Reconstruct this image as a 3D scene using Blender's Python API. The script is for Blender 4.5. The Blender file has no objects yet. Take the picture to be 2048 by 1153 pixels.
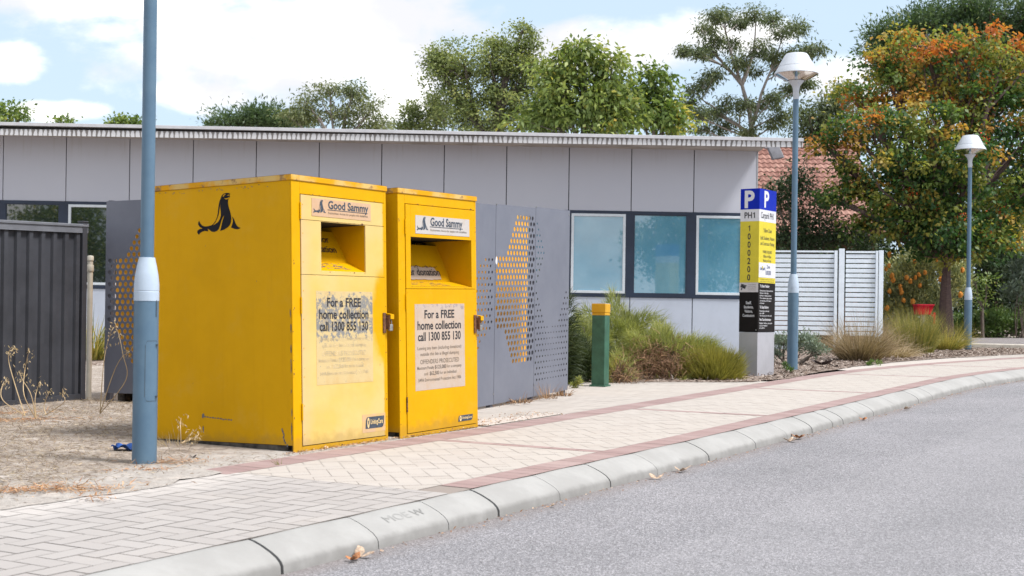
import bpy, bmesh, math, random
import numpy as np
from mathutils import Vector, Matrix

SC = bpy.context.scene
COL = SC.collection
rng = np.random.default_rng(7)
random.seed(7)

# ------------------------------------------------------------------ camera
F, CX, CY, ROLL, EYE = 2650.0, 1024.0, 634.0, 0.0135, 0.95
cr, sr = math.cos(ROLL), math.sin(ROLL)
cd = bpy.data.cameras.new('camera')
cam = bpy.data.objects.new('camera', cd); COL.objects.link(cam)
cd.sensor_width = 36.0; cd.lens = F / 2048 * 36; cd.shift_y = 57.5 / 2048
cd.clip_start = 0.1; cd.clip_end = 2000
cam.matrix_world = Matrix(((cr, -sr, 0, 0), (0, 0, -1, 0), (sr, cr, 0, EYE), (0, 0, 0, 1)))
cd.dof.use_dof = True; cd.dof.focus_distance = 12.5; cd.dof.aperture_fstop = 5.0
SC.camera = cam

# ------------------------------------------------------------------ light
SUN_EL, SUN_AZ = math.radians(58), math.atan2(0.90, -0.42)      # azimuth from +Y towards +X
S = Vector((math.sin(SUN_AZ) * math.cos(SUN_EL), math.cos(SUN_AZ) * math.cos(SUN_EL), math.sin(SUN_EL)))
ld = bpy.data.lights.new('sun', 'SUN'); ld.energy = 2.25; ld.angle = math.radians(14); ld.color = (1.0, 0.975, 0.94)
sun = bpy.data.objects.new('sun', ld); COL.objects.link(sun)
sun.rotation_euler = S.to_track_quat('Z', 'Y').to_euler()

W = bpy.data.worlds.new('World'); SC.world = W; W.use_nodes = True
wt = W.node_tree; wt.nodes.clear()
SC.view_settings.view_transform = 'Standard'; SC.view_settings.look = 'None'
SC.view_settings.exposure = 1.36; SC.view_settings.gamma = 1.0
SC.cycles.use_denoising = True
SC.cycles.max_bounces = 8; SC.cycles.diffuse_bounces = 3; SC.cycles.glossy_bounces = 3
SC.cycles.transparent_max_bounces = 8
SC.cycles.use_adaptive_sampling = True


# ------------------------------------------------------------------ node helpers
def nd(nt, typ, *ins, **attrs):
    n = nt.nodes.new('ShaderNode' + typ)
    for k, v in attrs.items():
        setattr(n, k, v)
    for i, v in enumerate(ins):
        put(nt, n, i, v)
    return n


def put(nt, n, key, v):
    if v is None:
        return
    if hasattr(v, 'is_output') or isinstance(v, bpy.types.NodeSocket):
        nt.links.new(v, n.inputs[key])
    elif isinstance(v, bpy.types.Node):
        nt.links.new(v.outputs[0], n.inputs[key])
    else:
        n.inputs[key].default_value = v


def mth(nt, op, a, b=None, c=None, clamp=False):
    return nd(nt, 'Math', a, b, c, operation=op, use_clamp=clamp)


def mixc(nt, fac, a, b, blend='MIX'):
    n = nt.nodes.new('ShaderNodeMix'); n.data_type = 'RGBA'; n.blend_type = blend
    put(nt, n, 0, fac)
    for k, v in ((6, a), (7, b)):
        if isinstance(v, tuple):
            v = (*v[:3], 1.0)
        put(nt, n, k, v)
    return n.outputs[2]


def ramp(nt, fac, stops, interp='LINEAR'):
    n = nt.nodes.new('ShaderNodeValToRGB'); n.color_ramp.interpolation = interp
    put(nt, n, 0, fac)
    e = n.color_ramp.elements
    while len(e) < len(stops):
        e.new(0.5)
    for el, (p, c) in zip(e, stops):
        el.position = p
        el.color = (*c, 1) if isinstance(c, tuple) else (c, c, c, 1)
    return n.outputs[0]


def step(nt, x, lo, hi):
    n = nt.nodes.new('ShaderNodeMapRange'); n.interpolation_type = 'SMOOTHSTEP'
    put(nt, n, 0, x); n.inputs[1].default_value = lo; n.inputs[2].default_value = hi
    return n.outputs[0]


def noise(nt, vec, scale, detail=4.0, rough=0.55, dist=0.0):
    n = nt.nodes.new('ShaderNodeTexNoise')
    put(nt, n, 'Vector', vec); n.inputs['Scale'].default_value = scale
    n.inputs['Detail'].default_value = detail; n.inputs['Roughness'].default_value = rough
    n.inputs['Distortion'].default_value = dist
    return n.outputs[0]


def objco(nt, scale=None):
    o = nd(nt, 'TexCoord').outputs['Object']
    if scale:
        m = nt.nodes.new('ShaderNodeMapping'); put(nt, m, 0, o); m.inputs['Scale'].default_value = scale
        return m.outputs[0]
    return o


def sepxyz(nt, v):
    n = nt.nodes.new('ShaderNodeSeparateXYZ'); put(nt, n, 0, v); return n.outputs


def newmat(name, color=(.5, .5, .5), rough=.6, metal=0.0, spec=.4):
    m = bpy.data.materials.new(name); m.use_nodes = True
    nt = m.node_tree; b = nt.nodes['Principled BSDF']
    b.inputs['Base Color'].default_value = (*color, 1)
    b.inputs['Roughness'].default_value = rough; b.inputs['Metallic'].default_value = metal
    b.inputs['Specular IOR Level'].default_value = spec
    return m, nt, b


def bump(nt, b, h, strength=.3, dist=.01):
    n = nt.nodes.new('ShaderNodeBump'); n.inputs['Strength'].default_value = strength
    n.inputs['Distance'].default_value = dist; put(nt, n, 'Height', h)
    nt.links.new(n.outputs[0], b.inputs['Normal'])


def plainmat(name, color, rough=.6, metal=0., spec=.4, vary=.12, scale=6., color2=None, bmp=0.0, bscale=80):
    """one paint or stone colour with slow and fine procedural variation"""
    m, nt, b = newmat(name, color, rough, metal, spec)
    co = objco(nt)
    n1 = noise(nt, co, scale, 6, .65)
    c2 = color2 or tuple(c * (1 - vary * 2) for c in color)
    c1 = color if color2 else tuple(min(1, c * (1 + vary)) for c in color)
    put(nt, b, 'Base Color', mixc(nt, step(nt, n1, .3, .72), c1, c2))
    if bmp:
        bump(nt, b, noise(nt, co, bscale, 3), bmp, .004)
    return m


# ------------------------------------------------------------------ sky with cloud banks
def make_sky():
    nt = wt
    sky = nt.nodes.new('ShaderNodeTexSky'); sky.sky_type = 'NISHITA'; sky.sun_disc = False
    sky.sun_elevation = SUN_EL; sky.sun_rotation = SUN_AZ
    sky.air_density = 1.0; sky.dust_density = 1.5; sky.ozone_density = 1.6
    d = nd(nt, 'TexCoord').outputs['Generated']
    x, y, z = sepxyz(nt, d)[:3]
    ya = mth(nt, 'MAXIMUM', mth(nt, 'ABSOLUTE', y), .12)
    a = mth(nt, 'DIVIDE', x, ya); e = mth(nt, 'DIVIDE', z, ya)
    comb = nt.nodes.new('ShaderNodeCombineXYZ'); put(nt, comb, 0, a); put(nt, comb, 1, mth(nt, 'MULTIPLY', e, 1.7))
    put(nt, comb, 2, mth(nt, 'MULTIPLY', y, .6))
    n1 = noise(nt, comb, 9.0, 9, .58, .25)
    n2 = noise(nt, comb, 3.0, 3, .5)
    # banks: centre and radii as directions (right/forward, up/forward), weight
    banks = [(-.18, .200, .125, .040, 1.0), (-.34, .234, .13, .014, 1.0), (-.378, .188, .024, .012, 1.0), (-.337, .151, .035, .007, 1.0),
             (-.085, .172, .05, .028, 1.0), (-.24, .165, .05, .014, .9), (.066, .200, .062, .018, 1.0), (.183, .216, .055, .016, 1.0), (.250, .184, .042, .022, 1.0), (-.09, .222, .06, .02, .9)]
    acc = None
    for (a0, e0, ra, re, w) in banks:
        dx = mth(nt, 'MULTIPLY', mth(nt, 'SUBTRACT', a, a0), 1 / ra)
        dy = mth(nt, 'MULTIPLY', mth(nt, 'SUBTRACT', e, e0), 1 / re)
        r = mth(nt, 'SQRT', mth(nt, 'ADD', mth(nt, 'MULTIPLY', dx, dx), mth(nt, 'MULTIPLY', dy, dy)))
        g = mth(nt, 'MULTIPLY', mth(nt, 'SUBTRACT', 1.35, r), w)
        acc = g if acc is None else mth(nt, 'MAXIMUM', acc, g)
    front = step(nt, y, .3, .7)
    up = step(nt, e, .30, .42)
    away = mth(nt, 'MAXIMUM', up, mth(nt, 'SUBTRACT', 1.0, front))
    base = mixc(nt, away, acc.outputs[0], mth(nt, 'MULTIPLY', mth(nt, 'SUBTRACT', n2, .15), 1.2).outputs[0])
    dens = mth(nt, 'ADD', base, mth(nt, 'MULTIPLY', mth(nt, 'SUBTRACT', n1, .5), 3.4))
    mask = step(nt, dens, -.05, .80)
    shade = step(nt, noise(nt, comb, 7.0, 5, .55, .4), .36, .58)
    cloud = mixc(nt, shade, (6.2, 6.25, 6.6), (9.6, 9.5, 9.4))
    blue = mixc(nt, .75, sky.outputs[0], (5.1, 6.3, 7.5))
    bg = nt.nodes.new('ShaderNodeBackground'); put(nt, bg, 0, mixc(nt, mask, blue, cloud)); bg.inputs[1].default_value = .06
    out = nt.nodes.new('ShaderNodeOutputWorld'); nt.links.new(bg.outputs[0], out.inputs[0])


make_sky()

# ------------------------------------------------------------------ placing
P0 = np.array((-1.49, 9.0)); DV = np.array((.5175, .8557)); NV = np.array((.8557, -.5175))
SS = [-60, -12, -1, 0, 2.3, 5, 11, 21.3, 40, 80, 300]
ZZ = [-.5, -.21, -.018, 0, .037, .095, .225, .395, .65, .85, 1.2]


def zg(s): return float(np.interp(s, SS, ZZ))
def kbend(s): return .02 * (s - 10) ** 2 if 10 < s < 26 else (0 if s <= 10 else 5.12 + .64 * (s - 26))
def st(x, y):
    a = np.array((x, y)) - P0
    return float(a @ DV), float(a @ NV)


def wst(s, t, dz=0., bend=True):
    tt = t + (kbend(s) if bend else 0)
    p = P0 + s * DV + tt * NV
    return (p[0], p[1], zg(s) + dz)


def gz(x, y): return zg(st(x, y)[0])


def ray(px, py):
    u = (px - CX) / F; v = (CY - py) / F
    return (u * cr - v * sr, 1.0, u * sr + v * cr)


def U(px, py, Y):
    r = ray(px, py)
    return Vector((r[0] * Y, Y, r[2] * Y + EYE))


def G(px, Y, dz=0.):
    """ground point below image column px at distance Y (column taken at the horizon)"""
    x = ray(px, CY)[0] * Y
    return Vector((x, Y, gz(x, Y) + dz))


# ------------------------------------------------------------------ object helpers
def tag(o, label=None, cat=None, group=None, kind=None):
    if label: o['label'] = label
    if cat: o['category'] = cat
    if group: o['group'] = group
    if kind: o['kind'] = kind
    return o


def thing(name, label, cat, loc=(0, 0, 0), rot=None, group=None):
    o = bpy.data.objects.new(name, None); COL.objects.link(o)
    o.empty_display_size = .1
    if rot is not None:
        o.matrix_world = Matrix.Translation(loc) @ rot.to_4x4()
    else:
        o.location = loc
    return tag(o, label, cat, group)


def copy_tree(o, parent=None):
    c = o.copy(); COL.objects.link(c)
    if parent:
        c.parent = parent
    for ch in list(o.children):
        copy_tree(ch, c)
    return c


class MB:
    def __init__(s):
        s.v = []; s.f = []; s.a = []

    def add(s, v, f, a=0.):
        n = len(s.v); s.v += [tuple(p) for p in v]; s.f += [tuple(i + n for i in q) for q in f]; s.a += [a] * len(f)
        return s

    def quad(s, *p, a=0.): return s.add(p, [tuple(range(len(p)))], a)

    def box(s, x0, x1, y0, y1, z0, z1, a=0.):
        v = [(x, y, z) for z in (z0, z1) for y in (y0, y1) for x in (x0, x1)]
        return s.add(v, [(0, 2, 3, 1), (4, 5, 7, 6), (0, 1, 5, 4), (2, 6, 7, 3), (0, 4, 6, 2), (1, 3, 7, 5)], a)

    def obox(s, c, ax, ay, az, a=0.):
        c, ax, ay, az = map(Vector, (c, ax, ay, az))
        v = [c + i * ax + j * ay + k * az for k in (-1, 1) for j in (-1, 1) for i in (-1, 1)]
        return s.add(v, [(0, 2, 3, 1), (4, 5, 7, 6), (0, 1, 5, 4), (2, 6, 7, 3), (0, 4, 6, 2), (1, 3, 7, 5)], a)

    def lathe(s, prof, n=32, c=(0, 0, 0), a=0., cap=True):
        b = len(s.v); m = len(prof)
        for r, z in prof:
            for i in range(n):
                t = 2 * math.pi * i / n
                s.v.append((c[0] + r * math.cos(t), c[1] + r * math.sin(t), c[2] + z))
        for j in range(m - 1):
            for i in range(n):
                k = (i + 1) % n
                s.f.append((b + j * n + i, b + j * n + k, b + (j + 1) * n + k, b + (j + 1) * n + i)); s.a.append(a)
        if cap:
            for j, rev in ((0, True), (m - 1, False)):
                if prof[j][0] > 1e-5:
                    q = [b + j * n + i for i in range(n)]
                    s.f.append(tuple(q[::-1] if rev else q)); s.a.append(a)
        return s

    def tube(s, pts, rad, n=8, a=0.):
        pts = [Vector(p) for p in pts]; b = len(s.v); m = len(pts)
        rad = rad if hasattr(rad, '__len__') else [rad] * m
        for j, p in enumerate(pts):
            t = (pts[min(j + 1, m - 1)] - pts[max(j - 1, 0)]).normalized()
            u = t.cross(Vector((.13, .31, .94)))
            if u.length < 1e-3: u = t.cross(Vector((1, 0, 0)))
            u.normalize(); w = t.cross(u)
            for i in range(n):
                q = 2 * math.pi * i / n
                s.v.append(tuple(p + rad[j] * (math.cos(q) * u + math.sin(q) * w)))
        for j in range(m - 1):
            for i in range(n):
                k = (i + 1) % n
                s.f.append((b + j * n + i, b + j * n + k, b + (j + 1) * n + k, b + (j + 1) * n + i)); s.a.append(a)
        s.f.append(tuple(b + i for i in range(n))[::-1]); s.a.append(a)
        s.f.append(tuple(b + (m - 1) * n + i for i in range(n))); s.a.append(a)
        return s

    def build(s, name, mat, parent=None, smooth=False, bevel=0., attr=False, solid=0., angle=40):
        me = bpy.data.meshes.new(name); me.from_pydata(s.v, [], s.f)
        me.materials.append(mat)
        if attr:
            at = me.attributes.new('v', 'FLOAT', 'FACE'); at.data.foreach_set('value', s.a)
        o = bpy.data.objects.new(name, me); COL.objects.link(o)
        if parent is not None: o.parent = parent
        if smooth:
            me.polygons.foreach_set('use_smooth', [True] * len(me.polygons))
            bm = bmesh.new(); bm.from_mesh(me)
            for e in bm.edges:
                if len(e.link_faces) == 2 and e.calc_face_angle(0) > math.radians(angle): e.smooth = False
            bm.to_mesh(me); bm.free()
        if solid:
            md = o.modifiers.new('solid', 'SOLIDIFY'); md.thickness = solid; md.offset = 0
        if bevel:
            md = o.modifiers.new('bevel', 'BEVEL'); md.width = bevel; md.segments = 2; md.limit_method = 'ANGLE'
        return o


def frame_with_hole(mb, x0, x1, z0, z1, hx0, hx1, hz0, hz1, y0, y1):
    """slab between y0 (outside) and y1 with a rectangular hole"""
    mb.box(x0, hx0, y0, y1, z0, z1); mb.box(hx1, x1, y0, y1, z0, z1)
    mb.box(hx0, hx1, y0, y1, z0, hz0); mb.box(hx0, hx1, y0, y1, hz1, z1)
    return mb


def loops_mesh(loops):
    """filled flat shape with holes from closed 2-D loops"""
    cu = bpy.data.curves.new('shape', 'CURVE'); cu.dimensions = '2D'; cu.fill_mode = 'BOTH'
    for lp in loops:
        sp = cu.splines.new('POLY'); sp.points.add(len(lp) - 1); sp.use_cyclic_u = True
        for p, q in zip(sp.points, lp): p.co = (q[0], q[1], 0, 1)
    return curve_to_vf(cu)


def curve_to_vf(cu):
    o = bpy.data.objects.new('shape', cu); COL.objects.link(o)
    bpy.context.view_layer.update()
    me = bpy.data.meshes.new_from_object(o.evaluated_get(bpy.context.evaluated_depsgraph_get()))
    v = [tuple(p.co) for p in me.vertices]; f = [tuple(p.vertices) for p in me.polygons]
    bpy.data.objects.remove(o); bpy.data.curves.remove(cu); bpy.data.meshes.remove(me)
    return v, f


def text_vf(s, bold=0.):
    cu = bpy.data.curves.new('t', 'FONT'); cu.body = s; cu.size = 1; cu.fill_mode = 'FRONT'; cu.offset = bold
    cu.resolution_u = 3
    return curve_to_vf(cu)


def letter(parent, mat, *args, name='lettering'):
    mb = MB(); put_text(mb, *args)
    return mb.build(name, mat, parent)


_hv = text_vf('H')[0]
CAPH = max(p[1] for p in _hv) - min(p[1] for p in _hv)


def put_text(mb, s, o, ex, ez, width, cap, bold=0., align='C', en=None):
    """write s with its baseline middle (or left end) at o along ex, capitals cap high, fitted to width"""
    v, f = text_vf(s, bold)
    if not v: return
    x0 = min(p[0] for p in v); x1 = max(p[0] for p in v)
    k = cap / CAPH; kx = width / (x1 - x0) if width else k
    off = {'C': -(x0 + x1) / 2, 'L': -x0, 'R': -x1}[align]
    o, ex, ez = Vector(o), Vector(ex), Vector(ez)
    mb.add([o + ex * ((p[0] + off) * kx) + ez * (p[1] * k) for p in v], f)


def put_shape(mb, vf, o, ex, ez, sx, sz):
    o, ex, ez = Vector(o), Vector(ex), Vector(ez)
    mb.add([o + ex * (p[0] * sx) + ez * (p[1] * sz) for p in vf[0]], vf[1])


# ------------------------------------------------------------------ materials
def yellow_paint(name, faded=False, base=(.60, .315, .001)):
    m, nt, b = newmat(name, base, .5, 0, .10)
    co = objco(nt)
    big = noise(nt, co, 2.2, 5, .6)
    c = mixc(nt, step(nt, big, .35, .7), base, (base[0] * .93, base[1] * .93, base[2] * .8))
    sm_ = nt.nodes.new('ShaderNodeMapping'); put(nt, sm_, 0, co); sm_.inputs['Scale'].default_value = (9, 9, .6)
    c = mixc(nt, mth(nt, 'MULTIPLY', step(nt, noise(nt, sm_, 2.0, 6, .7), .5, .8), .30), c, (base[0] * .80, base[1] * .74, base[2]))
    # chalky bloom
    c = mixc(nt, mth(nt, 'MULTIPLY', step(nt, noise(nt, co, 3.3, 6, .7), .52, .8), .22), c, (.56, .36, .09))
    if faded:
        x, y, z = sepxyz(nt, co)[:3]
        w = noise(nt, co, 5, 4, .6)
        dx = mth(nt, 'MULTIPLY', mth(nt, 'SUBTRACT', x, 1.06), 1 / .20)
        dz = mth(nt, 'MULTIPLY', mth(nt, 'SUBTRACT', z, .92), 1 / .34)
        r = mth(nt, 'ADD', mth(nt, 'SQRT', mth(nt, 'ADD', mth(nt, 'MULTIPLY', dx, dx), mth(nt, 'MULTIPLY', dz, dz))),
                mth(nt, 'MULTIPLY', mth(nt, 'SUBTRACT', w, .5), .7))
        edge = step(nt, mth(nt, 'ADD', x, mth(nt, 'MULTIPLY', w, .03)), 1.025, 1.0)
        pale = mth(nt, 'MULTIPLY', step(nt, r, .85, 1.25), edge)
        pc = mixc(nt, step(nt, noise(nt, co, 1.6, 4), .35, .65), (.58, .40, .105), (.59, .43, .17))
        left = step(nt, mth(nt, 'ADD', x, mth(nt, 'MULTIPLY', w, .1)), .30, .10)
        pc = mixc(nt, mth(nt, 'MULTIPLY', left, .7), pc, (.56, .40, .22))
        c = mixc(nt, pale, c, pc)
    # chips through to grey primer and rust, only where a second noise lets them
    mm = nt.nodes.new('ShaderNodeMapping'); put(nt, mm, 0, co); mm.inputs['Scale'].default_value = (1, 1, .55)
    chip = step(nt, noise(nt, mm, 42, 3, .6), .70, .73)
    area = step(nt, noise(nt, co, 4.5, 2), .56, .62)
    chip = mth(nt, 'MULTIPLY', chip, area)
    rust = mixc(nt, noise(nt, co, 60), (.16, .17, .20), (.16, .06, .025))
    c = mixc(nt, mth(nt, 'MULTIPLY', chip, .85), c, rust)
    # grime along the foot
    z = sepxyz(nt, co)[2]
    foot = mth(nt, 'MULTIPLY', step(nt, mth(nt, 'SUBTRACT', z, mth(nt, 'MULTIPLY', noise(nt, co, 14, 5), .16)), .06, -.03), .32)
    c = mixc(nt, foot, c, (.20, .13, .05))
    put(nt, b, 'Base Color', c)
    bump(nt, b, mth(nt, 'ADD', noise(nt, co, 2.2, 3), mth(nt, 'MULTIPLY', noise(nt, co, 120, 2), .03)), .30, .05)
    return m


def rim_paint():
    m, nt, b = newmat('bin_rim', (.60, .285, .0015), .5, 0, .12)
    co = objco(nt)
    worn = step(nt, noise(nt, co, 9, 8, .72), .55, .62)
    pale = mixc(nt, step(nt, noise(nt, co, 5, 4), .4, .6), (.60, .285, .003), (.56, .38, .13))
    rust = mixc(nt, noise(nt, co, 30), (.20, .09, .03), (.34, .22, .10))
    put(nt, b, 'Base Color', mixc(nt, worn, pale, rust))
    return m


def plate_mat(name, base, stain, lo, hi, zc, zr, speck=(.45, .28, .18)):
    m, nt, b = newmat(name, base, .6, 0, .3)
    co = objco(nt); z = sepxyz(nt, co)[2]
    n = noise(nt, co, 26, 10, .76)
    band = mth(nt, 'MULTIPLY', step(nt, mth(nt, 'ABSOLUTE', mth(nt, 'SUBTRACT', z, zc)), zr, zr * .35), .15)
    st_ = step(nt, mth(nt, 'ADD', n, band), lo, hi)
    c = mixc(nt, step(nt, noise(nt, co, 6, 6, .7), .45, .75), base, tuple(x * y for x, y in zip(base, (.95, .85, .72))))
    c = mixc(nt, mth(nt, 'MULTIPLY', step(nt, noise(nt, co, 55, 5, .7), .60, .70), .45), c, speck)
    put(nt, b, 'Base Color', mixc(nt, mth(nt, 'MULTIPLY', st_, .82), c, stain))
    return m


def leaf_mat(name, stops, trans=.3, rough=.5):
    m = bpy.data.materials.new(name); m.use_nodes = True
    nt = m.node_tree; b = nt.nodes['Principled BSDF']
    at = nt.nodes.new('ShaderNodeAttribute'); at.attribute_name = 'v'
    c = ramp(nt, at.outputs['Fac'], stops)
    put(nt, b, 'Base Color', c); b.inputs['Roughness'].default_value = rough
    b.inputs['Specular IOR Level'].default_value = .35
    tr = nt.nodes.new('ShaderNodeBsdfTranslucent')
    put(nt, tr, 0, mixc(nt, 1.0, c, (1.25, 1.3, .7), 'MULTIPLY'))
    mx = nt.nodes.new('ShaderNodeMixShader'); mx.inputs[0].default_value = trans
    nt.links.new(b.outputs[0], mx.inputs[1]); nt.links.new(tr.outputs[0], mx.inputs[2])
    nt.links.new(mx.outputs[0], nt.nodes['Material Output'].inputs[0])
    return m


def bark_mat(name, c1, c2, scale=(6, 6, 1.5)):
    m, nt, b = newmat(name, c1, .85, 0, .2)
    co = objco(nt, scale)
    n = noise(nt, co, 5, 7, .65)
    put(nt, b, 'Base Color', mixc(nt, step(nt, n, .35, .7), c1, c2)); bump(nt, b, n, .6, .03)
    return m


M = {}
M['yellow'] = yellow_paint('yellow_paint')
M['yellow_faded'] = yellow_paint('faded_yellow_paint', True)
M['rim'] = rim_paint(); M['yellow_brightened'] = plainmat('brightened_yellow_paint', (.82, .37, .004), .5, vary=.05)  # bin yellow brightened in the colour to make up for weak light behind the screens
M['black'] = plainmat('black_vinyl', (.008, .008, .012), .6, spec=.15, vary=.2)
M['ink'] = plainmat('sign_ink', (.02, .02, .025), .5, vary=.3, scale=60)
M['ink_faded'] = plainmat('faded_ink', (.07, .06, .055), .6, color2=(.22, .17, .12), scale=22)
M['ink_worn'] = plainmat('worn_ink', (.26, .22, .16), .6, color2=(.72, .55, .30), scale=18)
M['slate'] = plainmat('slate_print', (.045, .06, .085), .5, vary=.2, scale=40)
M['notice_worn'] = plate_mat('worn_notice', (.52, .40, .20), (.13, .15, .185), .60, .66, .93, .24)
M['notice_pale'] = plate_mat('pale_notice', (.44, .355, .295), (.25, .20, .22), .68, .72, 1.0, .04, (.40, .26, .17))
M['plate_tan'] = plate_mat('tan_plate', (.50, .33, .21), (.54, .35, .12), .60, .66, 1.2, .1, (.7, .45, .3))
M['plate_white'] = plate_mat('white_plate', (.45, .42, .405), (.38, .28, .25), .66, .70, 1.2, .1, (.5, .4, .38))
M['void_shade'] = plainmat('inside_shade', (.012, .01, .008), .9)  # near-black colour standing in for shade inside the bins
M['skid'] = plainmat('grimy_skid', (.07, .06, .05), .85, vary=.4, scale=14)
M['rust'] = plainmat('rust', (.07, .03, .018), .85, color2=(.20, .09, .04), scale=40, bmp=.4)
M['steel'] = plainmat('dull_steel', (.34, .34, .33), .45, .7, vary=.2, scale=30)
M['scratch'] = plainmat('bare_scratch', (.12, .12, .13), .6, vary=.3, scale=60)
M['pole'] = plainmat('pole_paint', (.072, .132, .20), .42, 0, .4, color2=(.092, .158, .225), scale=5, bmp=.05)
M['collar'] = plainmat('collar_paint', (.38, .455, .55), .45, vary=.05)
M['pole_dark'] = plainmat('pole_screw', (.05, .07, .09), .5)
M['lamp'] = plainmat('lamp_paint', (.47, .50, .55), .45, vary=.04)
M['louver'] = plainmat('lamp_louver', (.055, .045, .045), .6)
M['screen'] = plainmat('screen_paint', (.130, .138, .175), .45, .1, color2=(.155, .163, .20), scale=2.2, bmp=.04)
M['screen_dark'] = plainmat('screen_leg', (.09, .09, .11), .5)
M['fence_dark'] = plainmat('charcoal_steel', (.042, .044, .053), .5, 0, .4, vary=.12, scale=3)
M['fence_rail'] = plainmat('fence_rail', (.14, .145, .165), .45, 0, .4, vary=.08)
M['pvc'] = plainmat('cream_pvc', (.45, .42, .36), .5, vary=.08)
M['white_slat'] = plainmat('white_slats', (.74, .81, .89), .5, vary=.04)
M['green_paint'] = plainmat('green_paint', (.035, .105, .068), .45, vary=.15, scale=9)
M['yellow_cap'] = plainmat('cap_yellow', (.55, .29, .012), .5, vary=.06)
M['cap_top'] = plainmat('cap_top', (.42, .42, .46), .6)
M['sign_metal'] = plainmat('sign_base_metal', (.40, .40, .435), .38, .35, vary=.06, scale=3)
M['sign_blue'] = plainmat('sign_blue', (.003, .018, .33), .5, spec=.1, vary=.05)
M['sign_white'] = plainmat('sign_white', (.56, .56, .59), .45, vary=.03)
M['sign_yellow'] = plainmat('sign_yellow', (.56, .465, .045), .5, spec=.1, vary=.04)
M['sign_black'] = plainmat('sign_black', (.010, .008, .008), .6, spec=.12, vary=.1)
M['red_paint'] = plainmat('red_paint', (.50, .008, .025), .4, spec=.15, vary=.12)
M['roof_metal'] = plainmat('roof_flashing', (.52, .52, .55), .45, .1, vary=.05)
M['navy'] = plainmat('navy_frame', (.017, .028, .055), .45, vary=.12, scale=2)
M['win_frame'] = plainmat('window_frame', (.58, .63, .68), .4, vary=.03)
M['joint'] = plainmat('joint_black', (.02, .02, .022), .8)
M['flood'] = plainmat('floodlight_grey', (.17, .17, .19), .5)
M['blue_cloth'] = plainmat('blue_rag', (.012, .06, .24), .8, vary=.3, scale=20)
M['pale_concrete'] = plainmat('pale_concrete', (.52, .48, .42), .85, vary=.1, bmp=.3)
M['banksia'] = plainmat('banksia_flower', (.62, .20, .02), .8, color2=(.70, .32, .06), scale=30)
M['red_flower'] = plainmat('red_flower', (.62, .06, .02), .7, color2=(.70, .16, .03), scale=8)


def cladding_mat():
    m, nt, b = newmat('wall_cladding', (.45, .44, .47), .6, 0, .3)
    co = objco(nt); g = nd(nt, 'NewGeometry').outputs['Position']
    z = sepxyz(nt, g)[2]
    n = noise(nt, co, .8, 4, .6)
    streak = nt.nodes.new('ShaderNodeMapping'); put(nt, streak, 0, co); streak.inputs['Scale'].default_value = (14, 14, .7)
    sn = step(nt, noise(nt, streak, 1.0, 5, .7), .5, .8)
    c = mixc(nt, n, (.415, .428, .492), (.462, .475, .535))
    top = step(nt, z, 3.6, 4.25)
    c = mixc(nt, mth(nt, 'MULTIPLY', mth(nt, 'MULTIPLY', sn, top), .55), c, (.28, .24, .21))
    put(nt, b, 'Base Color', c); bump(nt, b, noise(nt, co, 1.2, 2), .08, .05)
    return m


def fascia_mat():
    """white fascia with a row of dirt tongues washed down between the roof corrugations"""
    m, nt, b = newmat('fascia', (.58, .58, .60), .6, 0, .3)
    co = objco(nt); x, y, z = sepxyz(nt, co)[:3]
    w = noise(nt, co, 3.0, 4, .6)
    fx = mth(nt, 'ADD', mth(nt, 'MULTIPLY', x, 1 / .089), mth(nt, 'MULTIPLY', w, 1.3))
    tri = mth(nt, 'PINGPONG', fx, .5)                       # 0 at a tongue, .5 between
    h = mth(nt, 'MULTIPLY', z, 1 / .115)                    # 0 at the foot of the strip, 1 at its top
    cell = nt.nodes.new('ShaderNodeTexWhiteNoise'); cell.noise_dimensions = '1D'
    put(nt, cell, 'W', mth(nt, 'FLOOR', fx))
    wid = mth(nt, 'ADD', mth(nt, 'MULTIPLY', mth(nt, 'POWER', h, 3.0), .22), mth(nt, 'ADD', .05, mth(nt, 'MULTIPLY', cell.outputs[0], .16)))
    d = step(nt, mth(nt, 'SUBTRACT', tri, wid), .07, -.05)
    patch = step(nt, noise(nt, co, .35, 3), .30, .48)
    d = mth(nt, 'MULTIPLY', d, mth(nt, 'ADD', .45, mth(nt, 'MULTIPLY', patch, .5)))
    dirt = mixc(nt, noise(nt, co, 26, 4), (.08, .075, .075), (.22, .20, .185))
    put(nt, b, 'Base Color', mixc(nt, d, (.58, .58, .60), dirt))
    return m


def glass_mat(name, tint, rough=.04, spec=1.0, var=None, nscale=1.4):
    m, nt, b = newmat(name, tint, rough, 0, spec)
    b.inputs['Coat Weight'].default_value = 1.0; b.inputs['Coat IOR'].default_value = 2.0; b.inputs['Coat Roughness'].default_value = .015
    co = objco(nt)
    c = mixc(nt, step(nt, noise(nt, co, nscale, 4, .6), .35, .7), tint, var or tuple(t * .7 for t in tint))
    put(nt, b, 'Base Color', c)
    return m


M['cladding'] = cladding_mat(); M['cladding_low'] = plainmat('lower_cladding', (.44, .485, .57), .6, vary=.04, scale=1.5); M['fascia'] = fascia_mat()
M['pane_blue'] = glass_mat('blue_blind_pane', (.080, .245, .36), .08, .5, (.115, .295, .415))
M['pane_dark'] = glass_mat('dark_pane', (.012, .018, .02), .05, .35)


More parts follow.
